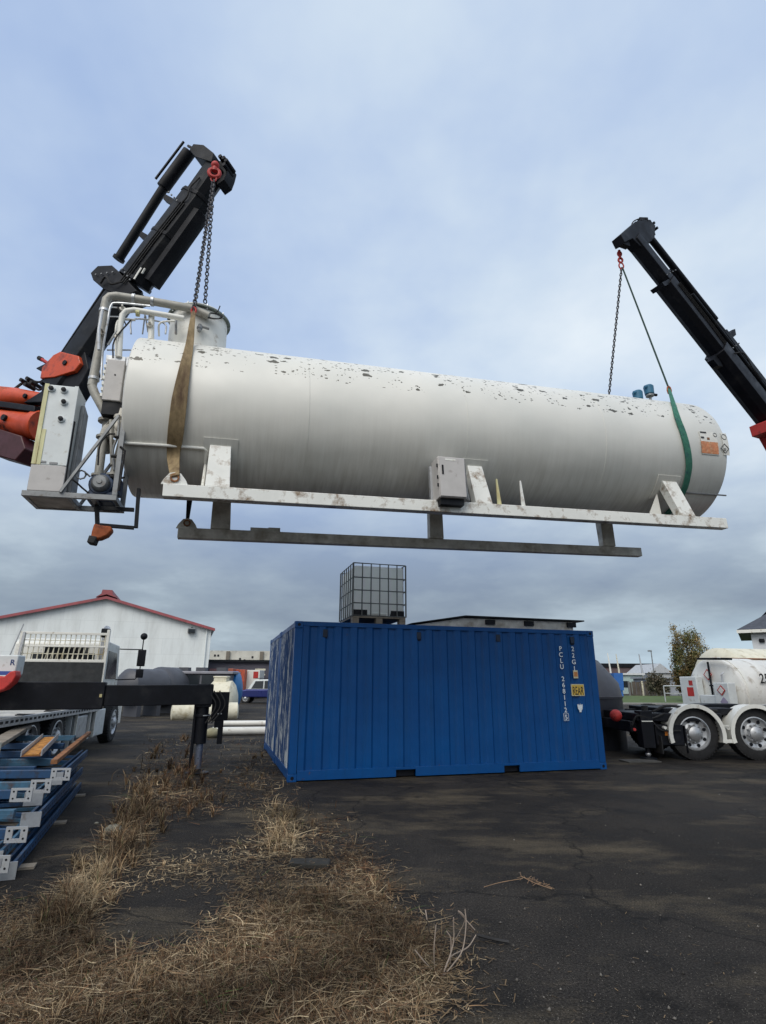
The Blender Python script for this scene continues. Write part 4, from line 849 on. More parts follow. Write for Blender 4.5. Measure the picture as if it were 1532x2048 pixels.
# ------------------------------------------------------------ containers
CY = math.radians(15.81); CLEN, CWID, CHEI = 6.058, 2.438, 2.591
def container(origin, label, full=True):
    t = thing('shipping_container', label, 'container', frame(origin, CY), 'blue shipping containers side by side')
    def wall(name, L, place, mt, n, z0=.17, z1=CHEI-.08, dep=.036):
        b = MB(); pitch = L/n; xs = []
        for i in range(n): x = i*pitch; xs += [(x, 0), (x+pitch*.36, 0), (x+pitch*.5, dep), (x+pitch*.86, dep)]
        xs.append((L, 0)); vs = []; fs = []
        for x, d in xs: vs += [place(x, d, z0), place(x, d, z1), place(x, d+.004, z0), place(x, d+.004, z1)]
        for i in range(len(xs)-1):
            o = i*4; q = o+4; fs += [(o, q, q+1, o+1), (o+2, o+3, q+3, q+2), (o+1, q+1, q+3, o+3), (o, o+2, q+2, q)]
        b.add(vs, fs); return b.build(name, mt, t, smooth=20)
    side = wall('side_panel', CLEN-.3, lambda x, d, z: (.15+x, .012+d, z), CBLUE, 20)
    wall('side_panel', CLEN-.3, lambda x, d, z: (.15+x, CWID-.012-d, z), CBLUE, 20)
    wall('end_panel', CWID-.3, lambda x, d, z: (.012+d, .15+x, z), CWEATH, 9)
    b = MB(); b.box((CLEN-.06, .12, .15), (CLEN-.02, 1.21, CHEI-.1)); dr = b.build('door', CBLUE, t); b = MB(); b.box((CLEN-.06, 1.23, .15), (CLEN-.02, CWID-.12, CHEI-.1)); b.build('door', CBLUE, t)
    for y_ in (.45, .95, 1.5, 2.0):
        b = MB(); b.cyl((CLEN+.0, y_, .2), (CLEN+.0, y_, CHEI-.15), .017, 8); b.build('lock_rod', GALV, dr)
    b = MB(); b.box((.15, .02, CHEI-.06), (CLEN-.15, CWID-.02, CHEI-.03)); b.build('roof', CBLUE, t)
    b = MB(); b.box((.1, .1, .16), (CLEN-.1, CWID-.1, .2)); b.build('floor', WOOD, t)
    for x_ in (0, CLEN-.15):
        for y_ in (0, CWID-.15):
            b = MB(); b.box((x_+.005, y_+.004, .121), (x_+.145, y_+.146, CHEI-.121)); b.build('corner_post', CBLUE, t, bev=.008)
            for z_ in (0, CHEI-.12):
                b = MB(); b.box((x_, y_, z_), (x_+.15, y_+.15, z_+.12)); cc_ = b.build('corner_casting', CBLUE, t, bev=.008)
                if y_ == 0:
                    b = MB(); b.cyl((x_+.075, -.003, z_+.06), (x_+.075, .01, z_+.06), .028, 12); b.build('casting_hole', BLACK, cc_)
    # rails; fork pockets cut through the bottom rail
    for y_ in (0.0, CWID-.06):
        b = MB(); b.box((.151, y_+.003, CHEI-.08), (CLEN-.151, y_+.057, CHEI-.002)); b.build('top_rail', CBLUE, t, bev=.004)
        b = MB()
        for x0, x1 in ((.151, 1.85), (2.21, 3.90), (4.22, CLEN-.151)): b.box((x0, y_+.003, .02), (x1, y_+.057, .17))
        b.box((1.84, y_+.004, .13), (2.22, y_+.056, .169)); b.box((3.89, y_+.004, .13), (4.23, y_+.056, .169)); b.build('bottom_rail', CBLUE, t, bev=.004)
        b = MB(); 
        for x0, x1 in ((1.86, 2.20), (3.91, 4.21)): b.box((x0, .08, .021), (x1, CWID-.08, .12))
        if y_ == 0: b.build('fork_pocket', BLACK, t)
    b = MB(); b.box((.01, .151, CHEI-.09), (.07, CWID-.151, CHEI-.01)); b.box((.01, .151, .02), (.07, CWID-.151, .17)); b.build('end_rail', CBLUE, t, bev=.004)
    if full:
        for x_ in (.50, 2.26, 3.88, 5.52):
            b = MB(); b.box((x_, .0, CHEI-.27), (x_+.085, .045, CHEI-.13)); v_ = b.build('vent_cover', paint('dark navy', (.002, .012, .035), .5), t, bev=.01)
            b = MB(); b.box((x_+.01, .02, CHEI-.285), (x_+.075, .046, CHEI-.272)); b.build('vent_slot', BLACK, v_)
        x1_, x2_ = 5.27, 5.55; y_ = -.004
        kk = dict(spacing=.92)
        lettering('P\nC\nL\nU\n\n2\n6\n8\n1\n1\n2', TXT_W, t, (x1_, .008, 2.28), (R90, 0, 0), .125, **kk)
        lettering('5', TXT_W, t, (x1_, .008, 1.0), (R90, 0, 0), .125)
        lettering('2\n2\nG\n1', TXT_W, t, (x2_, .008, 2.28), (R90, 0, 0), .125, spacing=1.)
        b = MB(); b.tube([(x1_-.05, .006, 1.01), (x1_+.05, .006, 1.01), (x1_+.05, .006, .88), (x1_-.05, .006, .88)], .006, 4, closed=True); b.build('check_digit_frame', TXT_W, t)
        YEL = paint('yellow sticker', (.62, .42, .07), .45, var=.15, scale=12); YEL2 = paint('pale border', (.55, .53, .36), .5, var=.1)
        b = MB(); b.box((x2_-.12, -.002, 1.33), (x2_+.17, .006, 1.55)); sg_ = b.build('warning_sticker', YEL2, t); b = MB(); b.box((x2_-.105, -.006, 1.345), (x2_+.155, -.0021, 1.535)); b.build('sticker_field', YEL, sg_)
        lettering('REAR', TXT_K, sg_, (x2_+.025, -.007, 1.525), (R90, 0, 0), .215, ext=.001, sx=.48)
        b = MB(); b.box((x2_-.04, -.002, 1.66), (x2_+.06, .006, 1.81)); s2 = b.build('data_sticker', YEL2, t); b = MB(); b.box((x2_-.03, -.005, 1.69), (x2_+.05, -.0021, 1.78)); b.build('sticker_field', paint('orange sticker', (.5, .2, .06), .5, var=.3, scale=30), s2)
        # white tulip-like mark
        b = MB(); pl_ = [(-.05, 1.17), (-.03, 1.18), (-.01, 1.15), (.01, 1.19), (.03, 1.15), (.05, 1.18), (.065, 1.17), (.055, 1.09), (.03, 1.06), (.025, 1.03), (-.015, 1.03), (-.02, 1.06), (-.045, 1.1)]
        b.prism([(x2_+.04+x, .004, z) for x, z in pl_], (0, .004, 0)); b.build('emblem', TXT_W, t)
    return t
cont1 = container((-1.532, 9.912, 0), 'near blue corrugated container with white lettering, a caged white tote on its roof')
off = Matrix.Rotation(CY, 3, 'Z') @ Vector((0, CWID+.08, 0))
cont2 = container((-1.532+off.x, 9.912+off.y, 0), 'far blue container with chalky weathered end, mostly hidden behind the near one', False)
MC = frame((-1.532, 9.912, 0), CY)
# IBC tote
c0 = MC.inverted() @ on_plane(705, 1245, MC @ Vector((0, .12, 0)), MC.to_3x3() @ Vector((0, 1, 0)))
ib = thing('caged_tote', 'white plastic liquid tote in a steel cage on the container roof', 'tote', MC @ Matrix.Translation((c0.x, .12, CHEI)))
IW, ID = 1.02, 1.15
b = MB(); b.box((0, 0, .11), (IW, ID, .14)); 
for x_ in (0, IW/2-.06, IW-.12):
    for y_ in (0, ID-.15): b.box((x_, y_, .012), (x_+.12, y_+.15, .109))
b.box((0, 0, 0), (IW, .1, .0115)); b.box((0, ID-.1, 0), (IW, ID, .0115)); b.build('pallet', WOOD, ib, bev=.004)
b = MB(); b.box((.03, .03, .2), (IW-.03, ID-.03, 1.09)); b.box((IW/2-.2, .05, .142), (IW/2+.15, ID-.05, .2)); bt = b.build('bottle', PLASTIC_W, ib, bev=.06)
b = MB(); b.lathe((IW/2, ID/2, 1.08), (0, 0, 1), [(0, .09), (.04, .09)], 16); b.build('cap', RUBBER, bt)
b = MB(); b.box((.02, .02, .145), (.28, .1, .26)); b.box((IW-.28, .02, .145), (IW-.02, .1, .26)); b.build('corner_block', BLACK, ib)
b = MB()
for z_ in (.15, .38, .62, .86, 1.13):
    b.tube([(0, 0, z_), (IW, 0, z_), (IW, ID, z_), (0, ID, z_)], .011, 6, closed=True)
n_ = 7
for k in range(n_):
    x_ = k*IW/(n_-1); b.cyl((x_, -.012, .14), (x_, -.012, 1.13), .011, 6); b.cyl((x_, ID+.012, .14), (x_, ID+.012, 1.13), .011, 6)
    y_ = k*ID/(n_-1); b.cyl((-.012, y_, .14), (-.012, y_, 1.13), .011, 6); b.cyl((IW+.012, y_, .14), (IW+.012, y_, 1.13), .011, 6)
b.build('cage', paint('dull cage steel', (.13, .14, .14), .5, .5, .2, 20), ib)
# flat steel tray on the roof
Cn = MC.to_3x3() @ Vector((0, 1, 0)); 
tr0 = MC.inverted() @ on_plane(832, 1248, MC @ Vector((0, .35, 0)), Cn); tr1 = MC.inverted() @ on_plane(1162, 1250, MC @ Vector((0, .35, 0)), Cn)
lt = thing('steel_tray', 'low flat steel tray with a dark overhanging sheet lying on the container roof', 'tray', MC @ Matrix.Translation((0, 0, CHEI)))
xa, xb = tr0.x, tr1.x
b = MB(); b.prism([(xa, .35, .0), (xa, .35, .04), (xa+1.0, .35, .20), (xb-.2, .35, .20), (xb-.2, .35, 0)], (0, 1.2, 0)); b.build('tray_body', UNDER, lt)
b = MB(); b.prism([(xa-.12, .25, .05), (xa-.12, .25, .06), (xa+1.0, .25, .245), (xb+.02, .25, .235), (xb+.02, .25, .21), (xa+1.0, .25, .215)], (0, 1.4, 0)); b.build('top_sheet', BLACK2, lt)
for f in (.45, .70, .985):
    x_ = xa+(xb-.2-xa)*f; b = MB(); b.box((x_-.1, .30, .09), (x_+.1, .349, .185)); b.build('spacer_block', BLACK, lt)

# ------------------------------------------------------------ tanks near the container, right side
gt = at_z(1253, 1492, 0); cxr = gt.x-1.45
b = MB(); pr = [(0, 1.45), (1.22, 1.45), (1.24, 1.48), (1.30, 1.48), (1.32, 1.45)]
b.lathe((0, 0, 0), (0, 0, 1), [(0.001, 1.45), (1.20, 1.45)], 48)
t_ = thing('water_tank', 'dark grey round plastic tank standing just right of the blue container', 'tank', Matrix.Translation((cxr, gt.y+.2, 0)))
b.build('lower_wall', TANKG2, t_)
b = MB(); b.lathe((0, 0, 1.20), (0, 0, 1), [(0, 1.47), (.05, 1.48), (.06, 1.45), (.38, 1.40), (.95, .95), (1.25, .4), (1.3, .35), (1.32, 0)], 48); b.build('domed_top', TANKG, t_, smooth=50)
# rust-stained white tanks beyond the right truck
tk_c = at_y(1430, 1386, 16.6)
RUSTW = paint('stained white tank', (.72, .72, .68), .5, 0, .12, 2, dirt=(.30, .25, .18), dirt_amt=.32, dirt_scale=2.2)
wt = thing('tanker_body', 'stained white tanker body marked 25 with hazard diamonds, behind the truck chassis', 'tank', frame((tk_c.x, tk_c.y, tk_c.z), math.radians(14)))
b = MB(); b.lathe((0, 0, 0), (1, 0, 0), [(-.06, 0), (-.05, .5), (0, .9), (.04, .96), (6.5, .96)], 48); wb = b.build('tank_barrel', RUSTW, wt)
for x_ in (.16, 1.9): 
    b = MB(); b.lathe((x_, 0, 0), (1, 0, 0), [(0, .96), (.005, .985), (.07, .985), (.075, .96)], 48); b.build('band', WHITE, wb)
b = MB(); b.prism([(-.01-.35, -.85+.0, -.45), (-.36, -.35, -.45), (-.36, -.35, .28), (-.36, -.85, .28)], (.26, 0, 0)); b.box((-.30, -.34, -.5), (-.08, .25, -.05)); eb = b.build('end_locker', DISP, wt, bev=.02)
b = MB(); b.box((-.30, .3, -.42), (-.08, .95, .45)); eb2 = b.build('end_locker', DISP, wt, bev=.02)
b = MB(); b.box((-.303, .45, -.1), (-.301, .7, .15)); b.box((-.303, .45, .2), (-.301, .6, .34)); b.build('hazard_panel', REDP, eb2)
def diamond(mt, y_, z_, r, x_, nm='hazard_diamond'):
    b = MB(); b.prism([(x_, y_, z_-r), (x_, y_+r, z_), (x_, y_, z_+r), (x_, y_-r, z_)], (-.006, 0, 0)); return b.build(nm, mt, wt)
PLP = paint('purple sticker', (.30, .27, .38), .5)
diamond(REDP, -.62, .08, .14, -.372); diamond(PLW, -.62, .08, .10, -.379); diamond(PLP, -.66, -.22, .13, -.372); diamond(REDP, .05, .5, .16, -.10); diamond(PLW, .05, .5, .12, -.107)
b = MB(); b.box((-.14, -.06, -.2), (-.10, -.02, .85)); b.box((-.2, -.6, .18), (-.1, -.05, .22)); b.beam((-.14, .3, .95), (-.14, -.9, .9), .05, .06); b.build('end_frame', BLACK2, wt)
b = MB(); b.box((.15, -.10, .955), (6.4, .10, .975)); b.box((1.2, -.3, .93), (6.4, -.1, .96)); b.build('walkway', RUST, wt)
lettering('25', TXT_K, wt, (.77, -.972, .56), (R90, 0, 0), .36, align='CENTER', ext=.004, sx=.9)
b = MB(); b.tube([(-.08, -.5, .55), (-.16, -.5, .5), (-.16, -.5, -.3)], .025, 6); b.tube([(-.07, .2, -.5), (-.2, .2, -.55), (-.2, .2, -.9)], .04, 8); b.tube([(.3, -.93, -.3), (1.6, -.93, -.3)], .02, 6); b.build('pipe', GALV, wt)
b = MB(); b.beam((-.12, .62, .5), (-.12, .62, -.6), .03, .04); b.beam((-.12, .9, .3), (-.12, .9, -.6), .03, .04)
for k in range(4): b.beam((-.12, .62, -.45+k*.28), (-.12, .9, -.45+k*.28), .025, .025)
b.build('ladder', GALV, wt)
for x_ in (.6, 3.5, 6.0):
    b = MB(); b.box((x_, -.6, -tk_c.z+.002), (x_+.2, .6, -.82)); b.build('cradle', WHITE, wt)
bt2 = at_y(1462, 1370, 21); o = MB().lathe((0, 0, 0), (1, 0, 0), [(-.1, 0), (-.05, .6), (.1, 1.15), (.25, 1.3), (5, 1.3), (5.3, 0)], 32)
t2 = thing('tanker_body', 'cream rounded tank showing above the tanker marked 25', 'tank', frame((bt2.x-.55, bt2.y, bt2.z), .25)); o.build('tank_barrel', CREAM, t2)
b = MB(); b.box((.8, -.7, -bt2.z+.001), (1.0, .7, -1.15)); b.box((4., -.7, -bt2.z+.001), (4.2, .7, -1.15)); b.build('cradle', CREAM, t2)

# ------------------------------------------------------------ shed
SY = math.radians(18.5); se = at_y(423, 1259, 46); pk = on_plane(214, 1197, se, Vector((-math.sin(SY), math.cos(SY), 0)))
MS = frame((se.x, se.y, 0), SY); ez = se.z; pkl = MS.inverted() @ pk; hw = -pkl.x
shed = thing('white_shed', 'large white gabled shed with red roof trim behind the left truck', 'building', MS)
sl_ = (pk.z-ez)/hw; print('shed', hw, ez, pk.z)
b = MB(); b.prism([(-2*hw, 0, 0), (0, 0, 0), (0, 0, ez), (-hw, 0, pk.z), (-2*hw, 0, ez)], (0, 26, 0)); b.build('wall', SHEDW, shed, smooth=0)
b = MB()
for sgn in (0, 1):
    p = (-hw, pk.z) ; e = (0.25, ez-.25*sl_) if sgn == 0 else (-2*hw-.25, ez-.25*sl_)
    b.prism([(p[0], -.3, p[1]+.02), (e[0], -.3, e[1]+.02), (e[0], -.3, e[1]+.14), (p[0], -.3, p[1]+.14)], (0, 26.5, 0))
rf = b.build('roof', paint('pale roofing', (.4, .42, .43), .6), shed, smooth=0)
b = MB()
for sgn in (0, 1):
    p = (-hw, pk.z) ; e = (0.27, ez-.27*sl_) if sgn == 0 else (-2*hw-.27, ez-.27*sl_)
    b.prism([(p[0], -.36, p[1]-.07), (e[0], -.36, e[1]-.07), (e[0], -.36, e[1]+.14), (p[0], -.36, p[1]+.14)], (0, .05, 0))
TRIMR = paint('faded red trim', (.36, .09, .10), .5, 0, .25, 1.5, dirt=(.2, .1, .12), dirt_amt=.3)
b.build('barge_board', TRIMR, rf)
b = MB(); b.prism([(-hw-.75, -.4, pk.z+.03), (-hw, -.4, pk.z+.28), (-hw+.75, -.4, pk.z+.03), (-hw+.4, -.4, pk.z+.3), (-hw+.35, -.4, pk.z+.62), (-hw-.35, -.4, pk.z+.62), (-hw-.4, -.4, pk.z+.3)], (0, 26.5, 0)); b.build('ridge_vent', TRIMR, rf)
fl = MS.inverted() @ on_plane(383, 1264, se, Vector((-math.sin(SY), math.cos(SY), 0)))
b = MB(); b.box((fl.x-.3, -.35, fl.z-.1), (fl.x+.3, -.001, fl.z+.3)); b.box((fl.x-.05, -.15, fl.z+.3), (fl.x+.05, -.001, fl.z+.42)); ll = b.build('floodlight', GREYP, shed, bev=.05)
b = MB(); b.box((fl.x-.24, -.37, fl.z-.06), (fl.x+.24, -.352, fl.z+.2)); b.build('lens', GLASS, ll)
b = MB(); b.cyl((-.35, -.1, 0), (-.35, -.1, ez), .06, 8); b.build('downpipe', SHEDW, shed)

# ------------------------------------------------------------ left background yard
def htank(name, label, px, py, y, r, L, yaw, mat_, legm=None, dome=.35, lid=False, group=None, ground=0.):
    c = at_y(px, py, y); t = thing(name, label, 'tank', frame((c.x, c.y, 0), yaw), group); zc = c.z
    b = MB(); b.lathe((0, 0, zc), (1, 0, 0), [(-dome*r, 0), (-dome*r*.9, r*.4), (-dome*r*.5, r*.8), (0, r), (L, r), (L+dome*r*.5, r*.8), (L+dome*r*.9, r*.4), (L+dome*r, 0)], 32); b.build('tank_barrel', mat_, t)
    for x_ in (L*.18, L*.78):
        b = MB(); b.box((x_, -r*.62, .001), (x_+.22, r*.62, zc-r*.55)); b.build('cradle', legm or mat_, t)
    if lid:
        b = MB(); b.lathe((L*.5, 0, zc+r*.95), (0, 0, 1), [(0, .3), (.25, .3), (.26, .35), (.32, .35)], 16); b.build('hatch', legm or mat_, t)
    return t
htank('horizontal_tank', 'small white horizontal tank lying beyond the stabiliser beam', 345, 1424, 25.5, .38, 2.7, math.radians(18), CREAM, CREAM, .2)
htank('horizontal_tank', 'large cream tank with domed end right behind the outrigger end plate', 425, 1402, 29.5, .98, .9, math.radians(6), CREAM, CREAM, .35)
c = at_y(440, 1361, 29.2); b = MB(); b.box((-.32, 0, 0), (.32, .6, .62)); b.box((-.36, -.03, .58), (.36, .63, .66)); o = b.build('cream_box', CREAM, None, bev=.03, loc=(c.x, c.y, c.z-.45)); tag(o, 'cream steel box on top of the large cream tank', 'box')
htank('horizontal_tank', 'blue round tank just behind the large cream tank', 452, 1380, 33, 1.02, .6, math.radians(6), paint('blue tank paint', (.02, .17, .42), .4, 0, .15, 2), None, .3)
htank('horizontal_tank', 'dark grey domed tank beside the mirror of the left truck', 254, 1372, 27, .78, 1.8, math.radians(60), TANKG, None, .5)
htank('horizontal_tank', 'wide dark grey domed tank left of the flat grey trailer', 318, 1374, 30, 1.0, 2.2, math.radians(80), TANKG, None, .6)
# flat grey site trailer
c0 = at_z(322, 1405, 0); MTT = frame((at_y(322, 1400, 31).x, 31, 0), math.radians(4))
t_ = thing('site_trailer', 'long low dark grey trailer behind the horizontal crane beam', 'trailer', MTT)
b = MB(); b.box((0, 0, .7), (3.5, 2.2, 1.95)); b.build('body', paint('grey trailer paint', (.12, .12, .14), .5, 0, .2, 2), t_, bev=.05)
b = MB(); b.box((-.3, -.1, 1.955), (3.65, 2.3, 2.1)); b.build('roof', paint('grey roof', (.25, .25, .28), .5, 0, .2, 2), t_, bev=.03)
for x_ in (.7, 1.6, 2.7):
    b = MB(); b.box((x_, .2, 2.105), (x_+.5, .8, 2.3)); b.build('roof_hatch', TANKG, t_)
for x_ in (.15, 1.2, 2.0):
    b = MB(); b.box((x_, -.02, 1.25), (x_+.7, -.001, 1.9)); b.build('window', GLASS, t_)
for x_ in (.9, 2.8): wheel(t_, (x_, .05, .42), .42, .25, (0, -1, 0), BLACK2, 16)
b = MB(); b.box((-.9, -.4, .35), (.5, 2., .7)); b.box((-.6, -.3, .1), (-.1, .2, .35)); b.build('tow_bar', BLACK, t_)
# dark workshop with sign and screens beyond
wk = at_y(415, 1324, 62); MWK = frame((wk.x, 62, 0), math.radians(6)); t_ = thing('workshop_building', 'low dark grey workshop behind the parked utility vehicle', 'building', MWK)
b = MB(); b.box((0, 0, 0), (16, 10, wk.z)); b.build('wall', paint('dark cladding', (.07, .065, .085), .6, 0, .2, .6), t_, smooth=0)
b = MB(); b.box((-.2, -.3, wk.z+.005), (16.2, 10.3, wk.z+.25)); b.build('roof', BLACK2, t_)
b = MB(); b.box((5.1, -.06, wk.z-.85), (6.2, -.005, wk.z-.65)); b.box((5.1, -.06, wk.z-1.35), (6.2, -.005, wk.z-1.2)); b.build('vent', CREAM, t_)
b = MB(); b.box((0.3, -.1, 1.9), (2.6, -.005, 2.9)); b.build('window', paint('brown shutter', (.2, .1, .1), .6), t_)
sc_ = at_y(420, 1301, 90); t_ = thing('depot_building', 'pale panelled depot with brown pillars rising behind the dark workshop', 'building', frame((sc_.x, 90, 0), math.radians(5)))
b = MB(); b.box((0, 0, 0), (22, 14, sc_.z)); b.build('wall', paint('pale panels', (.55, .54, .48), .7, 0, .25, .5, dirt=(.3, .3, .28), dirt_amt=.2, dirt_scale=1.4), t_, smooth=0)
for x_ in (2.6, 7.8, 12.4):
    b = MB(); b.box((x_, -.35, 0), (x_+.55, -.004, sc_.z-.1)); b.build('pillar', paint('brown pillar', (.17, .15, .12), .7), t_)
b = MB()
for x_, z_ in ((.7, -.9), (1.2, -.9), (.6, -2.6), (1.2, -2.6), (4.6, -1.4), (4.6, -2.1), (5.3, -1.6), (6.5, -1.1)): b.box((x_, -.06, sc_.z+z_), (x_+.28, -.005, sc_.z+z_+.3))
b.build('window', BLACK2, t_)
# red and white delivery trucks in front of the workshop
for px0, px1, py0, py1, y_, mt, lab in ((447, 466, 1337, 1398, 56, paint('orange truck paint', (.42, .12, .07), .5, 0, .3, 1), 'faded red box truck parked before the dark workshop'), (492, 520, 1340, 1394, 58, WHITE, 'white box truck with a red mark, behind the utility vehicle'), (470, 490, 1339, 1396, 57, paint('red truck paint', (.50, .10, .05), .5, 0, .4, 1.5), 'bright orange red box truck between two others')):
    p = at_y(px0, py0, y_); q = at_y(px1, py0, y_); t_ = thing('box_truck', lab, 'truck', Matrix.Translation((p.x, y_, 0)), 'box trucks parked by the workshop')
    b = MB(); b.box((0, 0, .7), (q.x-p.x, 2.3, p.z)); b.build('cargo_box', mt, t_, bev=.03)
    b = MB(); b.box((.1, .1, .35), (q.x-p.x-.1, 2.2, .7)); b.build('chassis', BLACK, t_)
    for x_ in (.25, q.x-p.x-.25): wheel(t_, (x_, .05, .4), .4, .25, (0, -1, 0), GREYP, 14)
    if mt is WHITE:
        b = MB(); b.box(((q.x-p.x)*.55, -.02, p.z-.8), ((q.x-p.x)*.9, -.004, p.z-.15)); b.build('panel_mark', REDP, t_)
# utility vehicle with canopy, side on
c = at_z(478, 1403, 0); c = at_y(478, 1403, 45); t_ = thing('utility_vehicle', 'deep blue utility vehicle with white canopy parked left of the blue containers', 'vehicle', Matrix.Translation((c.x, 45, 0)))
PUR = paint('deep blue metallic', (.02, .03, .15), .3, .3, .15, 2)
b = MB(); b.prism([(-.3, 0, .42), (-.32, 0, .85), (.5, 0, 1.02), (4.3, 0, 1.05), (4.35, 0, .42)], (0, 1.75, 0)); bd_ = b.build('body', PUR, t_, bev=.08)
b = MB(); b.prism([(.55, .08, 1.0), (1.05, .15, 1.72), (2.5, .15, 1.78), (2.55, .08, 1.0)], (0, 1.55, 0)); cbn = b.build('cabin', DISP, t_, bev=.05)
b = MB(); b.prism([(.85, .06, 1.08), (1.15, .10, 1.62), (1.75, .10, 1.64), (1.75, .06, 1.08)], (0, .04, 0)); b.prism([(1.85, .06, 1.08), (1.85, .1, 1.64), (2.4, .1, 1.66), (2.4, .06, 1.08)], (0, .04, 0)); b.build('window', GLASS, cbn)
b = MB(); b.box((2.6, .06, 1.03), (4.2, 1.7, 1.95)); cn = b.build('canopy', WHITE, t_, bev=.08)
b = MB(); b.box((2.75, .03, 1.2), (4.05, .058, 1.7)); b.build('window', GLASS, cn)
b = MB(); b.box((1.1, .3, 1.82), (2.4, 1.5, 1.86)); b.build('roof_rack', BLACK, cbn)
for x_ in (.45, 3.3):
    wheel(t_, (x_, .02, .36), .36, .22, (0, -1, 0), GALV, 20); wheel(t_, (x_, 1.73, .36), .36, .22, (0, 1, 0), GALV, 20)
# white pipes on the ground
for px, py, y_, r, L, lab in ((446, 1449, 20.6, .10, 5., 'thin white pipe lying on the asphalt, the farther of two'), (424, 1467, 18.6, .12, 5., 'thick white pipe lying at the edge of the dry grass, the nearer of two')):
    c = at_z(px, py+4, 0); d_ = Vector((math.cos(CY-.1), math.sin(CY-.1), 0)); b = MB(); b.cyl(Vector((c.x, c.y, r)), Vector((c.x, c.y, r))+d_*L, r, 16); o = b.build('pipe', WHITE, None); tag(o, lab, 'pipe', 'white pipes lying left of the containers')
c = at_z(424, 1475, 0); b = MB(); b.sphere((c.x, c.y, .12), .22, 8, (1, 1, .7)); o = b.build('rubble_lump', paint('yellowish concrete', (.33, .31, .2), .9, 0, .3, 8), None); tag(o, 'yellowish concrete lump at the end of the thick white pipe', 'rubble')

# ------------------------------------------------------------ right background
def bgbox(px0, py0, px1, y_, dep, mt, name, label, cat, roof=None, rh_=.4, gable=0., win=None):
    p = at_y(px0, py0, y_); q = at_y(px1, py0, y_); t = thing(name, label, cat, Matrix.Translation((p.x, y_, 0))); Wd = q.x-p.x
    b = MB(); b.box((0, 0, 0), (Wd, dep, p.z)); b.build('wall', mt, t, smooth=0)
    b = MB()
    if gable: b.prism([(-.3, -.3, p.z+.01), (Wd+.3, -.3, p.z+.01), (Wd*.5, -.3, p.z+gable)], (0, dep+.6, 0))
    else: b.box((-.3, -.3, p.z+.01), (Wd+.3, dep+.3, p.z+rh_))
    b.build('roof', roof or BLACK2, t, smooth=0)
    if win:
        for f0, f1, z0_, z1_ in win:
            b = MB(); b.box((Wd*f0, -.05, z0_), (Wd*f1, -.004, z1_)); b.build('window', GLASS, t)
    return t
DKB = paint('brown cladding', (.12, .085, .09), .7, 0, .2, .3)
bgbox(1180, 1334, 1312, 130, 30, DKB, 'warehouse', 'long low brown warehouse with dark roof on the skyline right of the containers', 'building', BLACK2, .8)
bgbox(1240, 1350, 1285, 95, 8, paint('pale green cladding', (.36, .46, .44), .6, 0, .2, .5), 'green_shed', 'pale green shed in front of the brown warehouse', 'building', paint('white roof', (.6, .62, .62), .6), .3, win=[(.1, .3, 1., 2.), (.6, .9, 1., 2.)])
bgbox(1300, 1346, 1342, 100, 9, paint('pale grey wall', (.45, .46, .45), .7, 0, .2, .5), 'grey_house', 'pale grey house left of the bushy tree', 'building', paint('light grey roof', (.42, .44, .46), .6), gable=1.6, win=[(.3, .42, 1., 2.2), (.6, .8, 1., 2.2)])
bgbox(1302, 1357, 1372, 84, 6, paint('grey garage wall', (.26, .28, .31), .7, 0, .2, .5), 'long_garage', 'long low grey garage behind the brown fence', 'building', paint('grey garage roof', (.33, .35, .38), .6), .25, win=[(.2, .3, .6, 1.3)])
HOUSE_YAW = -math.atan2(at_y(1501, 1266, 48).x, 48)
hs = bgbox(1501, 1266, 1600, 48, 10, paint('white weatherboard', (.62, .64, .66), .7, 0, .08, 1), 'white_house', 'white two storey house with dark tiled roof at the right edge', 'building', BLACK2, .3)
for o in list(COL.objects):
    if o.parent is hs and o.name.startswith('wall'):
        p = at_y(1501, 1266, 48); q = at_y(1501, 1303, 48); me = o.data
        for v in me.vertices:
            if v.co.z < .01: v.co.z = q.z
    if o.parent is hs and o.name.startswith('roof'):
        for v in o.data.vertices:
            v.co.x = v.co.x+(-.6 if v.co.x < 1 else 0)
            if v.co.z > p.z+.05: v.co.z = p.z+.25
p = at_y(1501, 1266, 48); q = at_y(1600, 1303, 48); Wd = q.x-p.x
b = MB(); b.prism([(-.6, -.6, p.z+.25), (Wd+.6, -.6, p.z+.25), (Wd-1, 4.5, p.z+2.2), (2.5, 4.5, p.z+2.2)], (0, .01, 0)); 
b = MB(); b.add([(-.95, -.62, p.z+.26), (Wd+.6, -.62, p.z+.26), (Wd+.6, 10.6, p.z+.26), (-.95, 10.6, p.z+.26), (2.6, 5, p.z+2.6), (Wd-2, 5, p.z+2.6)], [(0, 1, 5, 4), (1, 2, 5), (2, 3, 4, 5), (3, 0, 4), (0, 3, 2, 1)]); b.build('tiled_roof', paint('dark roof tiles', (.05, .055, .07), .7, 0, .2, 3), hs, smooth=0)
b = MB(); b.box((.15, -.0+.3, 0), (.4, .55, q.z)); b.build('porch_post', WHITE, hs)
b = MB(); b.box((1.2, 2.5, 0), (Wd, 9.5, q.z)); b.build('lower_wall', DKB, hs, smooth=0)
b = MB(); b.box((.5, -.2, p.z-.8), (.9, -.004, p.z-.5)); b.build('wall_lamp', BLACK, hs, bev=.05)
b = MB(); b.box((-.97, -.66, p.z-.02), (Wd+.6, -.625, p.z+.24)); b.build('fascia', WHITE, hs)
hs.rotation_euler.z = HOUSE_YAW
b = MB(); hp = at_y(1484, 1305, 900); 
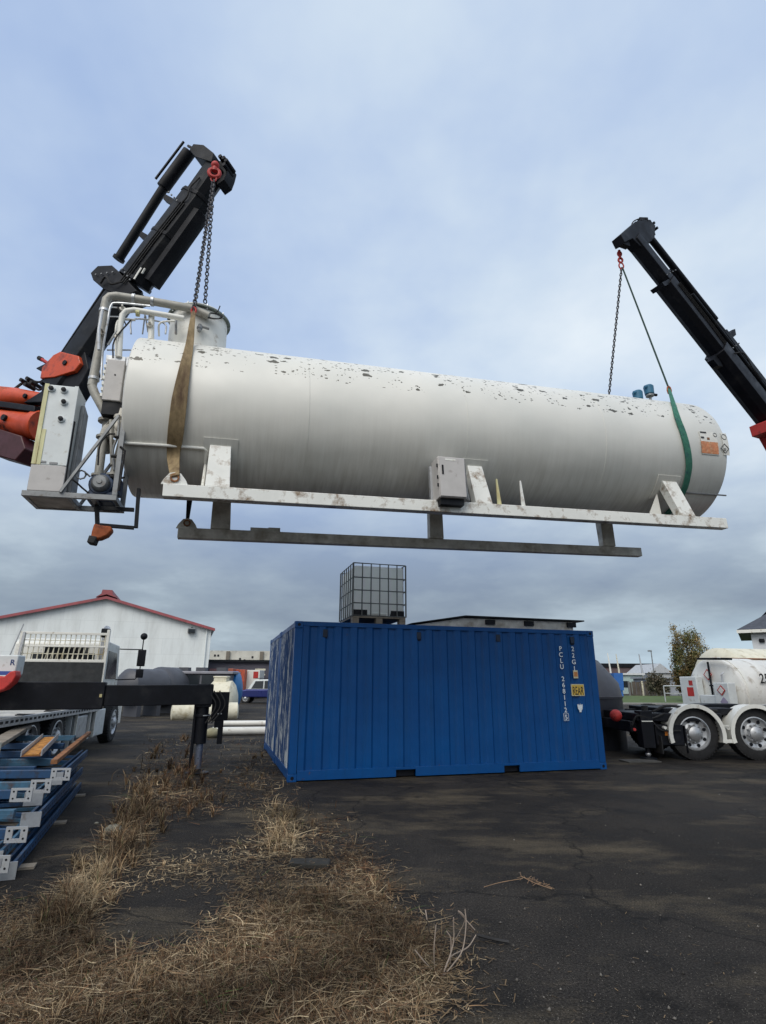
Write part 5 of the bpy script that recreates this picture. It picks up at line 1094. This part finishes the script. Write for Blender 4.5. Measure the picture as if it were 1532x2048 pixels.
def hill(name, x0, x1, y_, hgts):
    b = MB(); k = len(hgts); vs = []; 
    for i, h in enumerate(hgts): x_ = x0+(x1-x0)*i/(k-1); vs += [(x_, y_, 0), (x_, y_+60, h), (x_, y_+200, h*.8)]
    fs = []
    for i in range(k-1): o = i*3; fs += [(o, o+3, o+4, o+1), (o+1, o+4, o+5, o+2)]
    b.add(vs, fs); return b.build(name, paint('dark bluish bush', (.03, .055, .065), .9, 0, .3, .02), None, kind='structure')
hill('hills', 420, 1100, 900, [2, 20, 48, 60, 55, 70, 62, 66])
# grass verge, kerb
b = MB(); v0 = at_z(1200, 1404, 0); b.box((v0.x-10, 47, 0), (v0.x+90, 78, .06)); b.build('grass_verge', paint('verge grass', (.075, .115, .025), .95, 0, .35, 1.2, dirt=(.04, .07, .02), dirt_amt=.5, dirt_scale=2), None, kind='structure')
b = MB(); b.box((v0.x-10, 46.6, 0), (v0.x+90, 46.99, .13)); b.build('kerb', paint('kerb concrete', (.25, .25, .24), .8, 0, .2, 3), None, kind='structure')
# brown fence
f0 = at_y(1255, 1362, 80); f1 = at_y(1335, 1362, 80); t_ = thing('timber_fence', 'brown weathered timber fence beyond the green verge', 'fence', Matrix.Translation((f0.x, 80, 0)))
b = MB(); x_ = 0; random.seed(3)
while x_ < f1.x-f0.x: h = f0.z+random.uniform(-.25, .1); b.box((x_, 0, .02), (x_+.5, .05, h)); x_ += .56
b.build('paling', paint('brown palings', (.10, .085, .07), .9, 0, .45, .8), t_, smooth=0)
for k in range(4):
    b = MB(); b.box((k*(f1.x-f0.x)/3, -.12, 0), (k*(f1.x-f0.x)/3+.2, -.002, f0.z)); b.build('post', CREAM if k == 1 else GREYP, t_)
# pale pipe barrier
r0 = at_y(1327, 1372, 52); r1 = at_y(1390, 1372, 52); t_ = thing('pipe_barrier', 'pale grey pipe barrier on the verge left of the white tanker', 'barrier', Matrix.Translation((r0.x, 52, 0)))
b = MB(); b.cyl((0, 0, r0.z), (r1.x-r0.x+2, 0, r0.z), .06, 8); b.cyl((0, 0, r0.z*.55), (r1.x-r0.x+2, 0, r0.z*.55), .04, 8); b.build('rail', GALV, t_)
for k in range(3): b = MB(); b.cyl((k*1.6, 0, 0), (k*1.6, 0, r0.z), .06, 8); b.build('post', GALV, t_)
# poles
for px, py0, y_, mt, lab in ((1217, 1306, 110, WHITE, 'pale slim mast rising nearest the container edge'), (1234, 1308, 112, CREAM, 'pale slim mast above the blue skip'), (1280, 1308, 100, GALV, 'grey mast between the masts and the street lamp')):
    p = at_y(px, py0, y_); b = MB(); b.tube([(0, 0, 0), (0, 0, p.z*.55), (-.2, 0, p.z)], [.22, .18, .08], 8); o = b.build('mast', mt, None, loc=(p.x, y_, 0)); tag(o, lab, 'mast', 'masts on the skyline')
p = at_y(1302, 1302, 90); t_ = thing('street_lamp', 'grey street lamp on the skyline left of the bushy tree', 'street lamp', Matrix.Translation((p.x, 90, 0)))
b = MB(); b.cyl((0, 0, 0), (0, 0, p.z), .13, 8, .07); b.build('pole', GREYP, t_); b = MB(); b.box((-.5, -.1, p.z-.1), (.1, .1, p.z+.12)); b.build('lamp_head', GREYP, t_, bev=.03)
p = at_y(1229, 1346, 70); q = at_y(1244, 1346, 70); b = MB(); b.prism([(0, 0, .8), (q.x-p.x, 0, .8), (q.x-p.x+.1, 0, p.z), (-.1, 0, p.z)], (0, 1.2, 0)); b.box((.1, .1, 0), (q.x-p.x-.1, 1.1, .8)); o = b.build('skip', paint('bright blue skip', (.03, .13, .42), .5), None, loc=(p.x, 70, 0)); tag(o, 'bright blue skip standing beside the grey plastic tank, far off', 'skip')

# ------------------------------------------------------------ foliage
def leaf_mesh(name, centers, size, cols, mat_, parent, flat=.5):
    n = len(centers); v = np.zeros((n, 4, 3)); a = rng.normal(size=(n, 3)); a /= np.linalg.norm(a, axis=1)[:, None]; bb = rng.normal(size=(n, 3)); bb -= a*np.sum(a*bb, 1)[:, None]; bb /= np.linalg.norm(bb, axis=1)[:, None]
    s = size*rng.uniform(.5, 1.3, n)[:, None]
    v[:, 0] = centers-a*s; v[:, 1] = centers+bb*s*flat; v[:, 2] = centers+a*s; v[:, 3] = centers-bb*s*flat
    return raw_mesh(name, v.reshape(-1, 3), n, 4, np.repeat(cols, 4, 0), mat_, parent)
def raw_mesh(name, verts, nf, k, cols, mat_, parent=None, faces=None):
    me = bpy.data.meshes.new(name); nv = len(verts); me.vertices.add(nv); me.vertices.foreach_set('co', verts.astype(np.float32).ravel())
    if faces is None: faces = np.arange(nf*k).reshape(nf, k)
    nf, k = faces.shape; me.loops.add(nf*k); me.loops.foreach_set('vertex_index', faces.astype(np.int32).ravel()); me.polygons.add(nf); me.polygons.foreach_set('loop_start', np.arange(nf, dtype=np.int32)*k)
    me.update(calc_edges=True); at = me.color_attributes.new('col', 'FLOAT_COLOR', 'POINT'); at.data.foreach_set('color', np.concatenate([cols, np.ones((len(cols), 1))], 1).astype(np.float32).ravel())
    me.materials.append(mat_); o = bpy.data.objects.new(name, me); COL.objects.link(o)
    if parent is not None: o.parent = parent
    return o
def tree(px0, px1, pyt, y_, label, pal, n=9000, density=.45, size=.16, group=None, name='tree'):
    p = at_y(px0, pyt, y_); q = at_y(px1, pyt, y_); W_ = q.x-p.x; H_ = p.z; cx_ = (p.x+q.x)/2
    t = thing(name, label, 'tree', Matrix.Translation((cx_, y_, 0)), group)
    b = MB(); tips = []; random.seed(int(px0)); b.tube([(0, 0, 0), (.05*W_, 0, H_*.3), (0, 0, H_*.7), (.02, 0, H_*.93)], [W_*.045, W_*.035, W_*.018, .02], 8)
    for k in range(16):
        z_ = H_*random.uniform(.12, .7); a = random.uniform(0, 6.28); r_ = W_*.48*random.uniform(.5, 1); e = Vector((math.cos(a)*r_, math.sin(a)*r_, z_+H_*random.uniform(.1, .28))); mdl = Vector((math.cos(a)*r_*.45, math.sin(a)*r_*.45, z_+H_*.05)); b.tube([(0, 0, z_), mdl, e], [W_*.018, W_*.012, .01], 5); tips += [e, mdl*.4+e*.6]
    b.build('trunk', paint('bark', (.14, .11, .09), .9, 0, .3, 5), t)
    cs = []; cl_ = []
    K2 = 70
    for k in range(K2):
        if k < len(tips): c = np.array(tips[k])
        else:
            u_ = rng.normal(size=3); u_ /= np.linalg.norm(u_); u_ *= rng.uniform(.3, 1)**.5; c = np.array([u_[0]*W_*.42, u_[1]*W_*.42, H_*.52+u_[2]*H_*.44])
        r_ = W_*rng.uniform(.07, .16); m_ = n//K2
        pts = c+rng.normal(size=(m_, 3))*r_*np.array([.7, .7, .9]); base = np.array(pal[rng.integers(len(pal))])*rng.uniform(.6, 1.35)
        cs.append(pts); cl_.append(np.clip(base*rng.uniform(.6, 1.4, (m_, 1)), 0, 1))
    cs = np.concatenate(cs); cl_ = np.concatenate(cl_); ok = cs[:, 2] > H_*.05; cs = cs[ok]; cl_ = cl_[ok]
    leaf_mesh('crown', cs, size, cl_, LEAF, t); return t
PAL = [(.17, .15, .055), (.22, .16, .07), (.11, .115, .04), (.28, .22, .11), (.08, .09, .035)]
tree(1336, 1398, 1250, 60, 'tall brown leaved autumn tree beyond the white tanker', PAL, 11000, size=.095)
tree(1380, 1422, 1285, 58, 'shorter sparse tree leaning right of the tall autumn tree', PAL, 3600, size=.09)
tree(1344, 1392, 1310, 55, 'dark green bush at the foot of the tall autumn tree', [(.05, .07, .025), (.08, .07, .03), (.12, .08, .03)], 6000, size=.12, name='bush')
tree(1290, 1334, 1350, 77, 'low grey brown shrub in front of the timber fence', [(.07, .07, .045), (.10, .085, .06)], 2500, size=.15, name='shrub')

# ------------------------------------------------------------ racking pile, bottom left
RG = 'blue racking parts in the pile'
ra = at_z(24, 1752, 0.05); rb = at_z(150, 1592, .05); dd = (rb-ra); dd.z = 0; dd.normalize(); dl = Vector((-dd.y, dd.x, 0))     # dd runs away, dl to the left
def upright(z, shift, side, Lf, mt, label):
    o0 = ra+dd*shift+dl*side; ang = math.atan2(dd.y, dd.x); t = thing('rack_frame', label, 'rack frame', Matrix.Translation((o0.x, o0.y, z)) @ Matrix.Rotation(ang, 4, 'Z'), RG)
    for y_ in (0, .95):
        b = MB(); 
        # open channel post with front slots
        b.box((0, y_, 0), (Lf, y_+.09, .012)); b.box((0, y_, .0121), (Lf, y_+.008, .08)); b.box((0, y_+.082, .0121), (Lf, y_+.09, .08)); b.box((0, y_+.0, .0801), (Lf, y_+.025, .088)); b.box((0, y_+.065, .0801), (Lf, y_+.09, .088)); b.cur = 1
        for k in range(int(Lf/.12)): b.box((.05+k*.12, y_-.0015, .03), (.09+k*.12, y_-.0003, .05))
        b.build('post', [mt, RUBBER], t)
    zz = [i*.62+.2 for i in range(int((Lf-.3)/.62)+1)]
    for i, x_ in enumerate(zz):
        b = MB(); x2 = x_+.55 if i % 2 == 0 else x_
        b.beam((x_, .091, .045), (x2 if i % 2 == 0 else x_+.0, .949, .045), .035, .03); b.build('strut', mt, t)
    for y_ in (0, .95):
        b = MB(); b.box((-.012, y_-.03, -.02), (-.001, y_+.14, .11)); b.build('foot_plate', GALV, t)
    return t
upright(.02, .1, 0.02, 4.2, BLUE_R, 'blue racking frame at the bottom of the pile')
upright(.13, .0, .12, 4.0, BLUE_R2, 'dusty blue racking frame second from the bottom of the pile')
upright(.24, .9, .02, 3.3, BLUE_R, 'blue racking frame in the middle of the pile, set back')
upright(.35, 1.35, .10, 2.9, BLUE_R2, 'faded blue racking frame near the top of the pile')
upright(.47, 1.8, .0, 2.5, BLUE_R, 'blue racking frame on top of the pile, by the truck wheels')
ang0 = math.radians(6)
def rbeam(px, py, z, L, mt, label, rot=0., pw_=.10, plate_w=.155):
    e = at_z(px, py, z); a = ang0+rot; t = thing('rack_beam', label, 'rack beam', Matrix.Translation(e) @ Matrix.Rotation(a, 4, 'Z'), 'blue racking beams lying across the pile')
    b = MB(); b.box((-L, 0, -.04), (-w_ if False else -.12, .045, .04)); b.build('beam', mt, t, bev=.006)
    h = .055; w_ = plate_w; b = MB()       # white end connector: a perforated frame plate
    b.box((-.01, -.005, -h), (.0, -.005+.0, h)) if False else None
    # plate faces the viewer: lies in local x-z, hole in the middle
    y0, y1 = -.02, -.008; x0, x1 = -w_, .04; z0_, z1_ = -.06, .06; hx0, hx1 = -w_+.055, -.015
    b.box((x0, y0, z0_), (hx0, y1, z1_)); b.box((hx1, y0, z0_), (x1, y1, z1_)); b.box((hx0, y0, z1_-.02), (hx1, y1, z1_)); b.box((hx0, y0, z0_), (hx1, y1, z0_+.03)); cpl = b.build('end_connector', GALV, t)
    b = MB()
    for xx in ((x0+hx0)/2, (hx1+x1)/2):
        for zz in (-.03, .03): b.cyl((xx, y0-.002, zz), (xx, y0+.001, zz), .009, 8)
    b.build('rivet', BLACK, cpl)
    return t
rbeam(134, 1548, .62, 2.6, BLUE_R, 'upper rack beam with pale end bracket, rightmost of the three brackets')
rbeam(95, 1572, .56, 2.6, BLUE_R2, 'rack beam whose pale end bracket is the middle one of three')
rbeam(57, 1589, .52, 2.4, BLUE_R, 'rack beam whose pale end bracket is the leftmost one of three')
rbeam(10, 1727, .20, 1.6, BLUE_R, 'lowest rack beam with pale bracket at the left edge, near the dry grass')
rbeam(46, 1668, .34, 2.0, BLUE_R, 'blue rack beam below the three pale brackets', .03, plate_w=.13)
for i, (px, py, z, L, mt) in enumerate(((150, 1476, .66, 3.2, BLUE_R2), (128, 1492, .64, 3.0, BLUE_R), (100, 1508, .62, 3.0, BLUE_R), (110, 1524, .60, 3.0, BLUE_R2), (70, 1540, .58, 2.6, BLUE_R), (30, 1628, .40, 2.0, BLUE_R2))):
    e = at_z(px, py, z); b = MB(); b.box((-L, -.03, -.04), (0, .03, .04)); b.box((-L, -.031, -.005), (0, .031, .005)); o = b.build('rack_beam', mt, None, bev=.006); o.location = e; o.rotation_euler.z = ang0+.02*i-.04
    tag(o, ['faded blue rack beam at the back of the pile', 'plain blue rack beam just in front of the rearmost one', 'blue rack beam under the orange channel', 'faded blue rack beam behind the right bracket', 'blue rack beam running to the left edge behind the middle bracket', 'dusty blue rack beam low in the pile below the brackets'][i], 'rack beam', 'blue racking beams lying across the pile')
# orange channel and timbers on the pile
a = at_z(62, 1512, .70); c = at_z(100, 1476, .72); t_ = MB(); dch = (c-a).normalized(); sdx = dch.cross(Vector((0, 0, 1))).normalized()
t_ = thing('steel_channel', 'rusty orange steel channel lying on top of the racking pile', 'channel', Matrix.Translation(a))
b = MB(); b.beam(Vector((0, 0, 0)), c-a, .20, .012); b.build('web', RUST, t_)
b = MB(); b.beam(-sdx*.105+Vector((0, 0, .03)), (c-a)-sdx*.105+Vector((0, 0, .03)), .012, .07); b.build('flange', GALV, t_); b = MB(); b.beam(sdx*.105+Vector((0, 0, .03)), (c-a)+sdx*.105+Vector((0, 0, .03)), .012, .07); b.build('flange', GALV, t_)
b = MB(); b.beam(Vector((0, 0, .012)), (c-a)+Vector((0, 0, .012)), .15, .01); b.build('rust_crust', paint('orange flaking', (.50, .22, .04), .9, 0, .5, 14, dirt=(.12, .05, .03), dirt_amt=.5, dirt_scale=20, bmp=.5), t_)
for px0, py0, px1, py1, z, w_, mt, lab in ((-30, 1500, 52, 1452, .80, .20, WOOD, 'grey weathered timber plank at the left end of the pile'), (108, 1524, 178, 1466, .66, .07, RUST, 'thin rusty steel bar laid along the right side of the pile')):
    a = at_z(px0, py0, z); c = at_z(px1, py1, z); b = MB(); b.beam(a, c, w_, .05); o = b.build('plank' if mt is WOOD else 'steel_bar', mt, None, bev=.004); tag(o, lab, 'plank' if mt is WOOD else 'bar')
c = at_z(18, 1488, .9); b = MB(); b.box((-.5, -.3, -.1), (-.08, .0, .02)); o = b.build('crate', CREAM, None, loc=c); tag(o, 'pale box at the left edge on the racking pile', 'box')
# bearer blocks carrying the pile
for k in range(3):
    c = ra+dd*(.4+1.7*k)+dl*.5; b = MB(); b.box((-.6, -.06, 0), (.6, .06, .02 if k == 0 else .02)); o = b.build('timber_bearer', WOOD, None, loc=(c.x, c.y, 0)); o.rotation_euler.z = math.atan2(dl.y, dl.x); tag(o, 'low timber bearer under the racking pile, '+['nearest the dry grass corner', 'the middle of three', 'the rearmost of three'][k], 'timber', 'bearers under the racking pile')

# ------------------------------------------------------------ dry grass
def inpoly(x, y, poly):
    c = np.zeros(x.shape, bool); n = len(poly)
    for i in range(n):
        x0, y0 = poly[i]; x1, y1 = poly[(i+1) % n]
        k = ((y0 > y) != (y1 > y)) & (x < (x1-x0)*(y-y0)/(y1-y0+1e-9)+x0); c ^= k
    return c
def dline(x, y, pts):
    d = np.full(x.shape, 1e9)
    for (x0, y0), (x1, y1) in zip(pts[:-1], pts[1:]):
        vx, vy = x1-x0, y1-y0; t = np.clip(((x-x0)*vx+(y-y0)*vy)/(vx*vx+vy*vy), 0, 1); d = np.minimum(d, np.hypot(x-x0-t*vx, y-y0-t*vy))
    return d
NS = 150000
sx = rng.uniform(-60, 980, NS); sy = rng.uniform(1475, 2150, NS)
jit = rng.normal(size=(NS, 2))*14
x = sx+jit[:, 0]; y = sy+jit[:, 1]
dens = np.zeros(NS); hgt = np.full(NS, .12); warm = np.full(NS, .5)
def setd(mask, d, h, w_):
    global dens, hgt, warm
    up = mask & (d > dens); dens = np.where(up, d, dens); hgt = np.where(up, h, hgt); warm = np.where(up, w_, warm)
setd(inpoly(x, y, [(-80, 1905), (110, 1868), (215, 1905), (330, 1925), (430, 1905), (500, 1850), (600, 1800), (700, 1770), (760, 1800), (800, 1850), (870, 1880), (890, 1930), (850, 1990), (870, 2160), (-80, 2160)]), 1., .13, .5)
setd(dline(x, y, [(330, 1500), (300, 1590), (250, 1690), (180, 1770), (120, 1850), (40, 1930)]) < 30, .75, .22, .4)
setd(dline(x, y, [(180, 1770), (165, 1810)]) < 34, .85, .19, .7)
setd(dline(x, y, [(490, 1500), (530, 1570), (580, 1650), (650, 1700)]) < 28, .5, .13, .5)
setd(dline(x, y, [(545, 1640), (570, 1680)]) < 30, .9, .17, .8)
setd(dline(x, y, [(640, 1660), (690, 1700), (740, 1780)]) < 30, .6, .11, .3)
setd(dline(x, y, [(270, 1590), (400, 1575), (560, 1585)]) < 22, .5, .09, .5)
setd(dline(x, y, [(300, 1610), (340, 1600), (430, 1610)]) < 26, .7, .16, .35)
setd(dline(x, y, [(290, 1740), (420, 1735), (520, 1700), (620, 1700)]) < 24, .55, .07, .7)
setd(inpoly(x, y, [(480, 1690), (680, 1700), (760, 1800), (700, 1880), (480, 1900), (400, 1890), (470, 1800)]), .42, .08, .5)
setd(inpoly(x, y, [(470, 1440), (640, 1500), (560, 1600), (420, 1560), (400, 1480)]), .22, .1, .4)
setd(inpoly(x, y, [(300, 1490), (380, 1480), (400, 1560), (290, 1580)]), .6, .26, .35)
setd(inpoly(x, y, [(-60, 1800), (100, 1800), (60, 1920), (-60, 1920)]), .25, .1, .4)
setd(inpoly(x, y, [(560, 1590), (760, 1680), (880, 1840), (960, 1880), (930, 2100), (860, 2000), (740, 1760)]), .08, .05, .5)
bare = inpoly(x, y, [(310, 1640), (420, 1612), (505, 1625), (480, 1670), (400, 1700), (300, 1710)]) | inpoly(x, y, [(290, 1772), (400, 1762), (440, 1790), (400, 1850), (340, 1890), (240, 1905), (235, 1860)])
dens = np.where(bare, dens*.06, dens); 
# clumpy
cl1 = np.sin(x*.045+np.sin(y*.06)*2)*np.sin(y*.09+np.sin(x*.05)*2); cl2 = np.sin(x*.11+np.sin(y*.13)*1.7)*np.sin(y*.17+np.sin(x*.09)*1.9); dens = dens*np.clip(.55+.6*cl1+.5*cl2, .04, 1.1)
keep = rng.uniform(size=NS) < dens*.60*np.clip((2150-sy)/200, .25, 1)
sx, sy, hgt, warm, x, y = sx[keep], sy[keep], hgt[keep], warm[keep], x[keep], y[keep]
# ground positions
fw = np.array(FW); rt = np.array(RT); upv = np.array(UP)
d = fw*FPX+np.outer(sx-766, rt)-np.outer(sy-1024, upv); tt = -CH/d[:, 2]; G = np.array([0, 0, CH])+d*tt[:, None]; G[:, 2] = 0
okm = (np.hypot(G[:, 0]-foot.x*0-100, G[:, 1]) > 0); n = len(G); print('tufts', n)
NB = 2; G = np.repeat(G, NB, 0)+rng.normal(size=(n*NB, 3))*np.array([.025, .025, 0]); hgt = hgt*.72; hg = np.repeat(hgt, NB)*rng.uniform(.35, 1.5, n*NB); wm = np.repeat(warm, NB)
dist = np.hypot(G[:, 0], G[:, 1]); n = len(G)
# rooted clumps: blades fanning out of one crown
NC = 420; wts = hgt**4; ci = rng.choice(len(sx), NC, p=wts/wts.sum()); PB = 26; C0 = G[ci*NB]
ca = rng.uniform(0, 2*np.pi, (NC, PB)); CG = np.repeat(C0[:, None, :], PB, 1).copy(); cr_ = rng.uniform(0, .02, (NC, PB)); CG[:, :, 0] += np.cos(ca)*cr_; CG[:, :, 1] += np.sin(ca)*cr_
chh = hgt[ci][:, None]*rng.uniform(.7, 1.5, (NC, 1))*rng.uniform(.6, 1.25, (NC, PB))
G = np.concatenate([G, CG.reshape(-1, 3)]); hg = np.concatenate([hg, chh.ravel()]); wm = np.concatenate([wm, np.repeat(warm[ci], PB)]); n0 = n; n = len(G); dist = np.hypot(G[:, 0], G[:, 1])
az_ = rng.uniform(0, 2*np.pi, n); az_[n0:] = ca.ravel(); lean = np.abs(rng.normal(size=n))*.9+.25; curl = rng.normal(size=n)*2.2
flatb = rng.uniform(size=n) < .6; flatb[n0:] = False; curl[n0:] *= .6; lean[n0:] = rng.uniform(.1, 1.25, n-n0); lean = np.where(flatb, rng.uniform(1.2, 1.5, n), lean); hg = np.where(flatb, hg*1.5+.03, hg)
wdt = rng.uniform(.0012, .0042, n)*np.clip(dist/5., .9, 2.6)
seg = 4; P = G.copy(); P[:, 2] += np.where(flatb, rng.uniform(.0, .06, n), 0); V = np.zeros((n, (seg+1)*2, 3)); sidev = np.stack([-np.sin(az_), np.cos(az_), np.zeros(n)], 1)
tw = rng.uniform(-1, 1, (n, 1)); sidev = sidev*(1-np.abs(tw)*.5)+np.array([0, 0, 1])*tw*.5
for k in range(seg+1):
    wk_ = wdt*(1-.75*k/seg); V[:, 2*k] = P-sidev*wk_[:, None]; V[:, 2*k+1] = P+sidev*wk_[:, None]
    a = az_+curl*(k/seg); ang = lean*(.35+.65*k/seg)+(.9*(k/seg)**2 if True else 0)
    ang = np.where(flatb, 1.5+.12*np.sin(k+az_*5), ang)
    P = P+np.stack([np.cos(a)*np.sin(ang), np.sin(a)*np.sin(ang), np.cos(ang)], 1)*(hg/seg)[:, None]; P[:, 2] = np.maximum(P[:, 2], .004)
F = np.concatenate([(np.arange(n)*(seg+1)*2)[:, None]+np.array([[2*k, 2*k+1, 2*k+3, 2*k+2]]) for k in range(seg)], 0)
pal = np.array([(.185, .118, .066), (.29, .212, .125), (.070, .046, .028), (.43, .34, .215), (.145, .078, .042), (.23, .18, .122), (.035, .025, .017)]); pi = rng.integers(0, 7, n); pi = np.where((wm > .6) & (rng.uniform(size=n) < .5), 3, pi); pi = np.where((wm < .4) & (rng.uniform(size=n) < .35), 4, pi)
cb_ = pal[pi]*rng.uniform(.6, 1.3, (n, 1))*(.75+.35*np.sin(G[:, :1]*3.1+np.sin(G[:, 1:2]*2.7)*2)); cb_[n0:] *= np.repeat(rng.uniform(.75, 1.35, (NC, 1))*np.array([[1.05, 1., .95]]), PB, 0); gr_ = rng.uniform(size=n) < .012; cb_[gr_] = (.06, .09, .03)
o = raw_mesh('dry_grass', V.reshape(-1, 3), 0, 4, np.repeat(cb_, (seg+1)*2, 0), STRAW, None, F); o['kind'] = 'stuff'
# straw litter and soil flecks under the grass
m2 = 26000; idx = rng.integers(0, len(sx), m2); base = G[idx*NB]+rng.normal(size=(m2, 3))*np.array([.09, .09, 0]); base[:, 2] = rng.uniform(.003, .012, m2)
a = rng.uniform(0, 2*np.pi, m2); L2_ = rng.uniform(.01, .045, m2); u_ = np.stack([np.cos(a), np.sin(a), rng.normal(size=m2)*.1], 1); s_ = np.stack([-np.sin(a), np.cos(a), np.zeros(m2)], 1)*.0028
V2 = np.stack([base-u_*L2_[:, None]-s_, base+u_*L2_[:, None]-s_, base+u_*L2_[:, None]+s_, base-u_*L2_[:, None]+s_], 1)

m4 = 520; qx = rng.uniform(560, 1560, m4); qy = 1570+500*rng.uniform(size=m4); kk = rng.uniform(size=m4) < np.clip(1.35-(qx-600)/800, .12, 1); qx, qy = qx[kk], qy[kk]; m4 = len(qx)
d = fw*FPX+np.outer(qx-766, rt)-np.outer(qy-1024, upv); b4 = np.array([0, 0, CH])+d*(-CH/d[:, 2])[:, None]; b4[:, 2] = .005
a = rng.uniform(0, 2*np.pi, m4); L4 = rng.uniform(.004, .022, m4); u4 = np.stack([np.cos(a), np.sin(a), np.zeros(m4)], 1); s4 = np.stack([-np.sin(a), np.cos(a), np.zeros(m4)], 1)*rng.uniform(.0008, .0022, (m4, 1))
V4 = np.stack([b4-u4*L4[:, None]-s4, b4+u4*L4[:, None]-s4, b4+u4*L4[:, None]+s4, b4-u4*L4[:, None]+s4], 1); V2 = np.concatenate([V2, V4]); m2 += m4
o = raw_mesh('straw_litter', V2.reshape(-1, 3), m2, 4, np.repeat(np.array([(.12, .085, .05)])*rng.uniform(.4, 2.2, (m2, 1)), 4, 0), STRAW); o['kind'] = 'stuff'
# pebbles and grit on the asphalt
m3 = 12000; px_ = rng.uniform(250, 1600, m3); py_ = 1540+560*rng.uniform(size=m3)**.7; d = fw*FPX+np.outer(px_-766, rt)-np.outer(py_-1024, upv); G3 = np.array([0, 0, CH])+d*(-CH/d[:, 2])[:, None]
r3 = rng.uniform(.001, .0030, m3)*(1+3*(rng.uniform(size=m3) < .012)); G3[:, 2] = r3*.4; ico = np.array([(1, 0, 0), (-1, 0, 0), (0, 1, 0), (0, -1, 0), (0, 0, 1), (0, 0, -1)], float); fi = np.array([(0, 2, 4), (2, 1, 4), (1, 3, 4), (3, 0, 4), (2, 0, 5), (1, 2, 5), (3, 1, 5), (0, 3, 5)])
V3 = G3[:, None, :]+ico[None]*r3[:, None, None]*rng.uniform(.6, 1.4, (m3, 6, 1)); V3[:, :, 2] = np.maximum(V3[:, :, 2], .001)
F3 = ((np.arange(m3)*6)[:, None, None]+fi[None]).reshape(-1, 3); o = raw_mesh('gravel', V3.reshape(-1, 3), 0, 3, np.repeat(np.array([(.12, .112, .10)])*rng.uniform(.3, 1.9, (m3, 1)), 6, 0), STRAW, None, F3); o['kind'] = 'stuff'
# bare twiggy plant and fallen twigs
def twigs(name, label, root_, branches, r, mt):
    b = MB()
    for pts in branches: b.tube(catmull([at_z(*pts[0])]+[at_y(p[0], p[1], p[2]) for p in pts[1:]], 4), r, 5)
    o = b.build(name, mt, None); tag(o, label, 'plant'); return o
STEM = paint('dry stems', (.26, .21, .17), .8, 0, .3, 10)
yb = at_z(880, 1955).y
tw_o = twigs('dead_weed', 'bare curving stems of a dead weed at the right edge of the dry grass', None, [
    [(884, 1955), (905, 1930, yb+.02), (925, 1900, yb+.05), (932, 1850, yb+.1), (930, 1818, yb+.12)], [(884, 1955), (900, 1915, yb+.1), (935, 1895, yb+.2), (952, 1870, yb+.25)],
    [(870, 1950), (868, 1900, yb), (872, 1850, yb)], [(884, 1955), (906, 1890, yb+.1), (907, 1835, yb+.1)], [(900, 1930), (902, 1880, yb+.15), (893, 1862, yb+.15)],
    [(905, 1890), (930, 1840, yb+.3), (916, 1822, yb+.3), (950, 1860, yb+.3)], [(876, 1950), (850, 1925, yb), (830, 1900, yb)], [(860, 1870), (855, 1845, yb+.1), (851, 1820, yb+.1)]], .0035, STEM)
b = MB(); 
def gtube(b, pts, r): b.tube(catmull([at_z(px, py, .012+random.uniform(0, .02)) for px, py in pts], 4), r, 5)
gtube(b, [(968, 1774), (1000, 1765), (1045, 1757)], .0025)
for k in range(26):
    f = k/25; px = 1042+f*60; py = 1752+f*22; gtube(b, [(px, py), (px+random.uniform(-14, 14), py+random.uniform(-8, 9))], .0017)
gtube(b, [(1042, 1752), (1070, 1766), (1104, 1778)], .0025)
o = b.build('fallen_twig', paint('tan twig', (.30, .19, .11), .85, 0, .3, 10), None); tag(o, 'small tan brushy twig lying on open asphalt', 'twig')
b = MB(); gtube(b, [(955, 1870), (985, 1878), (1018, 1884)], .009); o = b.build('black_stick', RUBBER, None); tag(o, 'short black stick on the asphalt right of the dead weed', 'stick')
# stones
for px, py, r, lab in ((226, 1666, .075, 'pale rounded stone at the left edge of the dry grass'), (193, 1645, .02, 'tiny white pebble near the pale stone')):
    c = at_z(px, py+4, 0); b = MB(); b.sphere((c.x, c.y, r*.6), r, 10, (1.2, .9, .75)); o = b.build('stone', paint('pale mossy stone', (.17, .17, .14), .9, 0, .35, 20, dirt=(.12, .12, .09), dirt_amt=.4, bmp=.5), None)
    for v in o.data.vertices: v.co += Vector((random.uniform(-1, 1), random.uniform(-1, 1), random.uniform(-1, 1)))*r*.07
    tag(o, lab, 'stone', 'stones by the grass')
# broken kerb block in the grass
c = at_z(618, 1737, 0); b = MB(); b.box((-.18, -.05, 0), (.18, .12, .05)); o = b.build('concrete_block', paint('dark concrete', (.018, .018, .016), .9, 0, .3, 8, bmp=.4), None, bev=.012, loc=(c.x, c.y, 0)); tag(o, 'dark low concrete block half buried in dry grass', 'block')
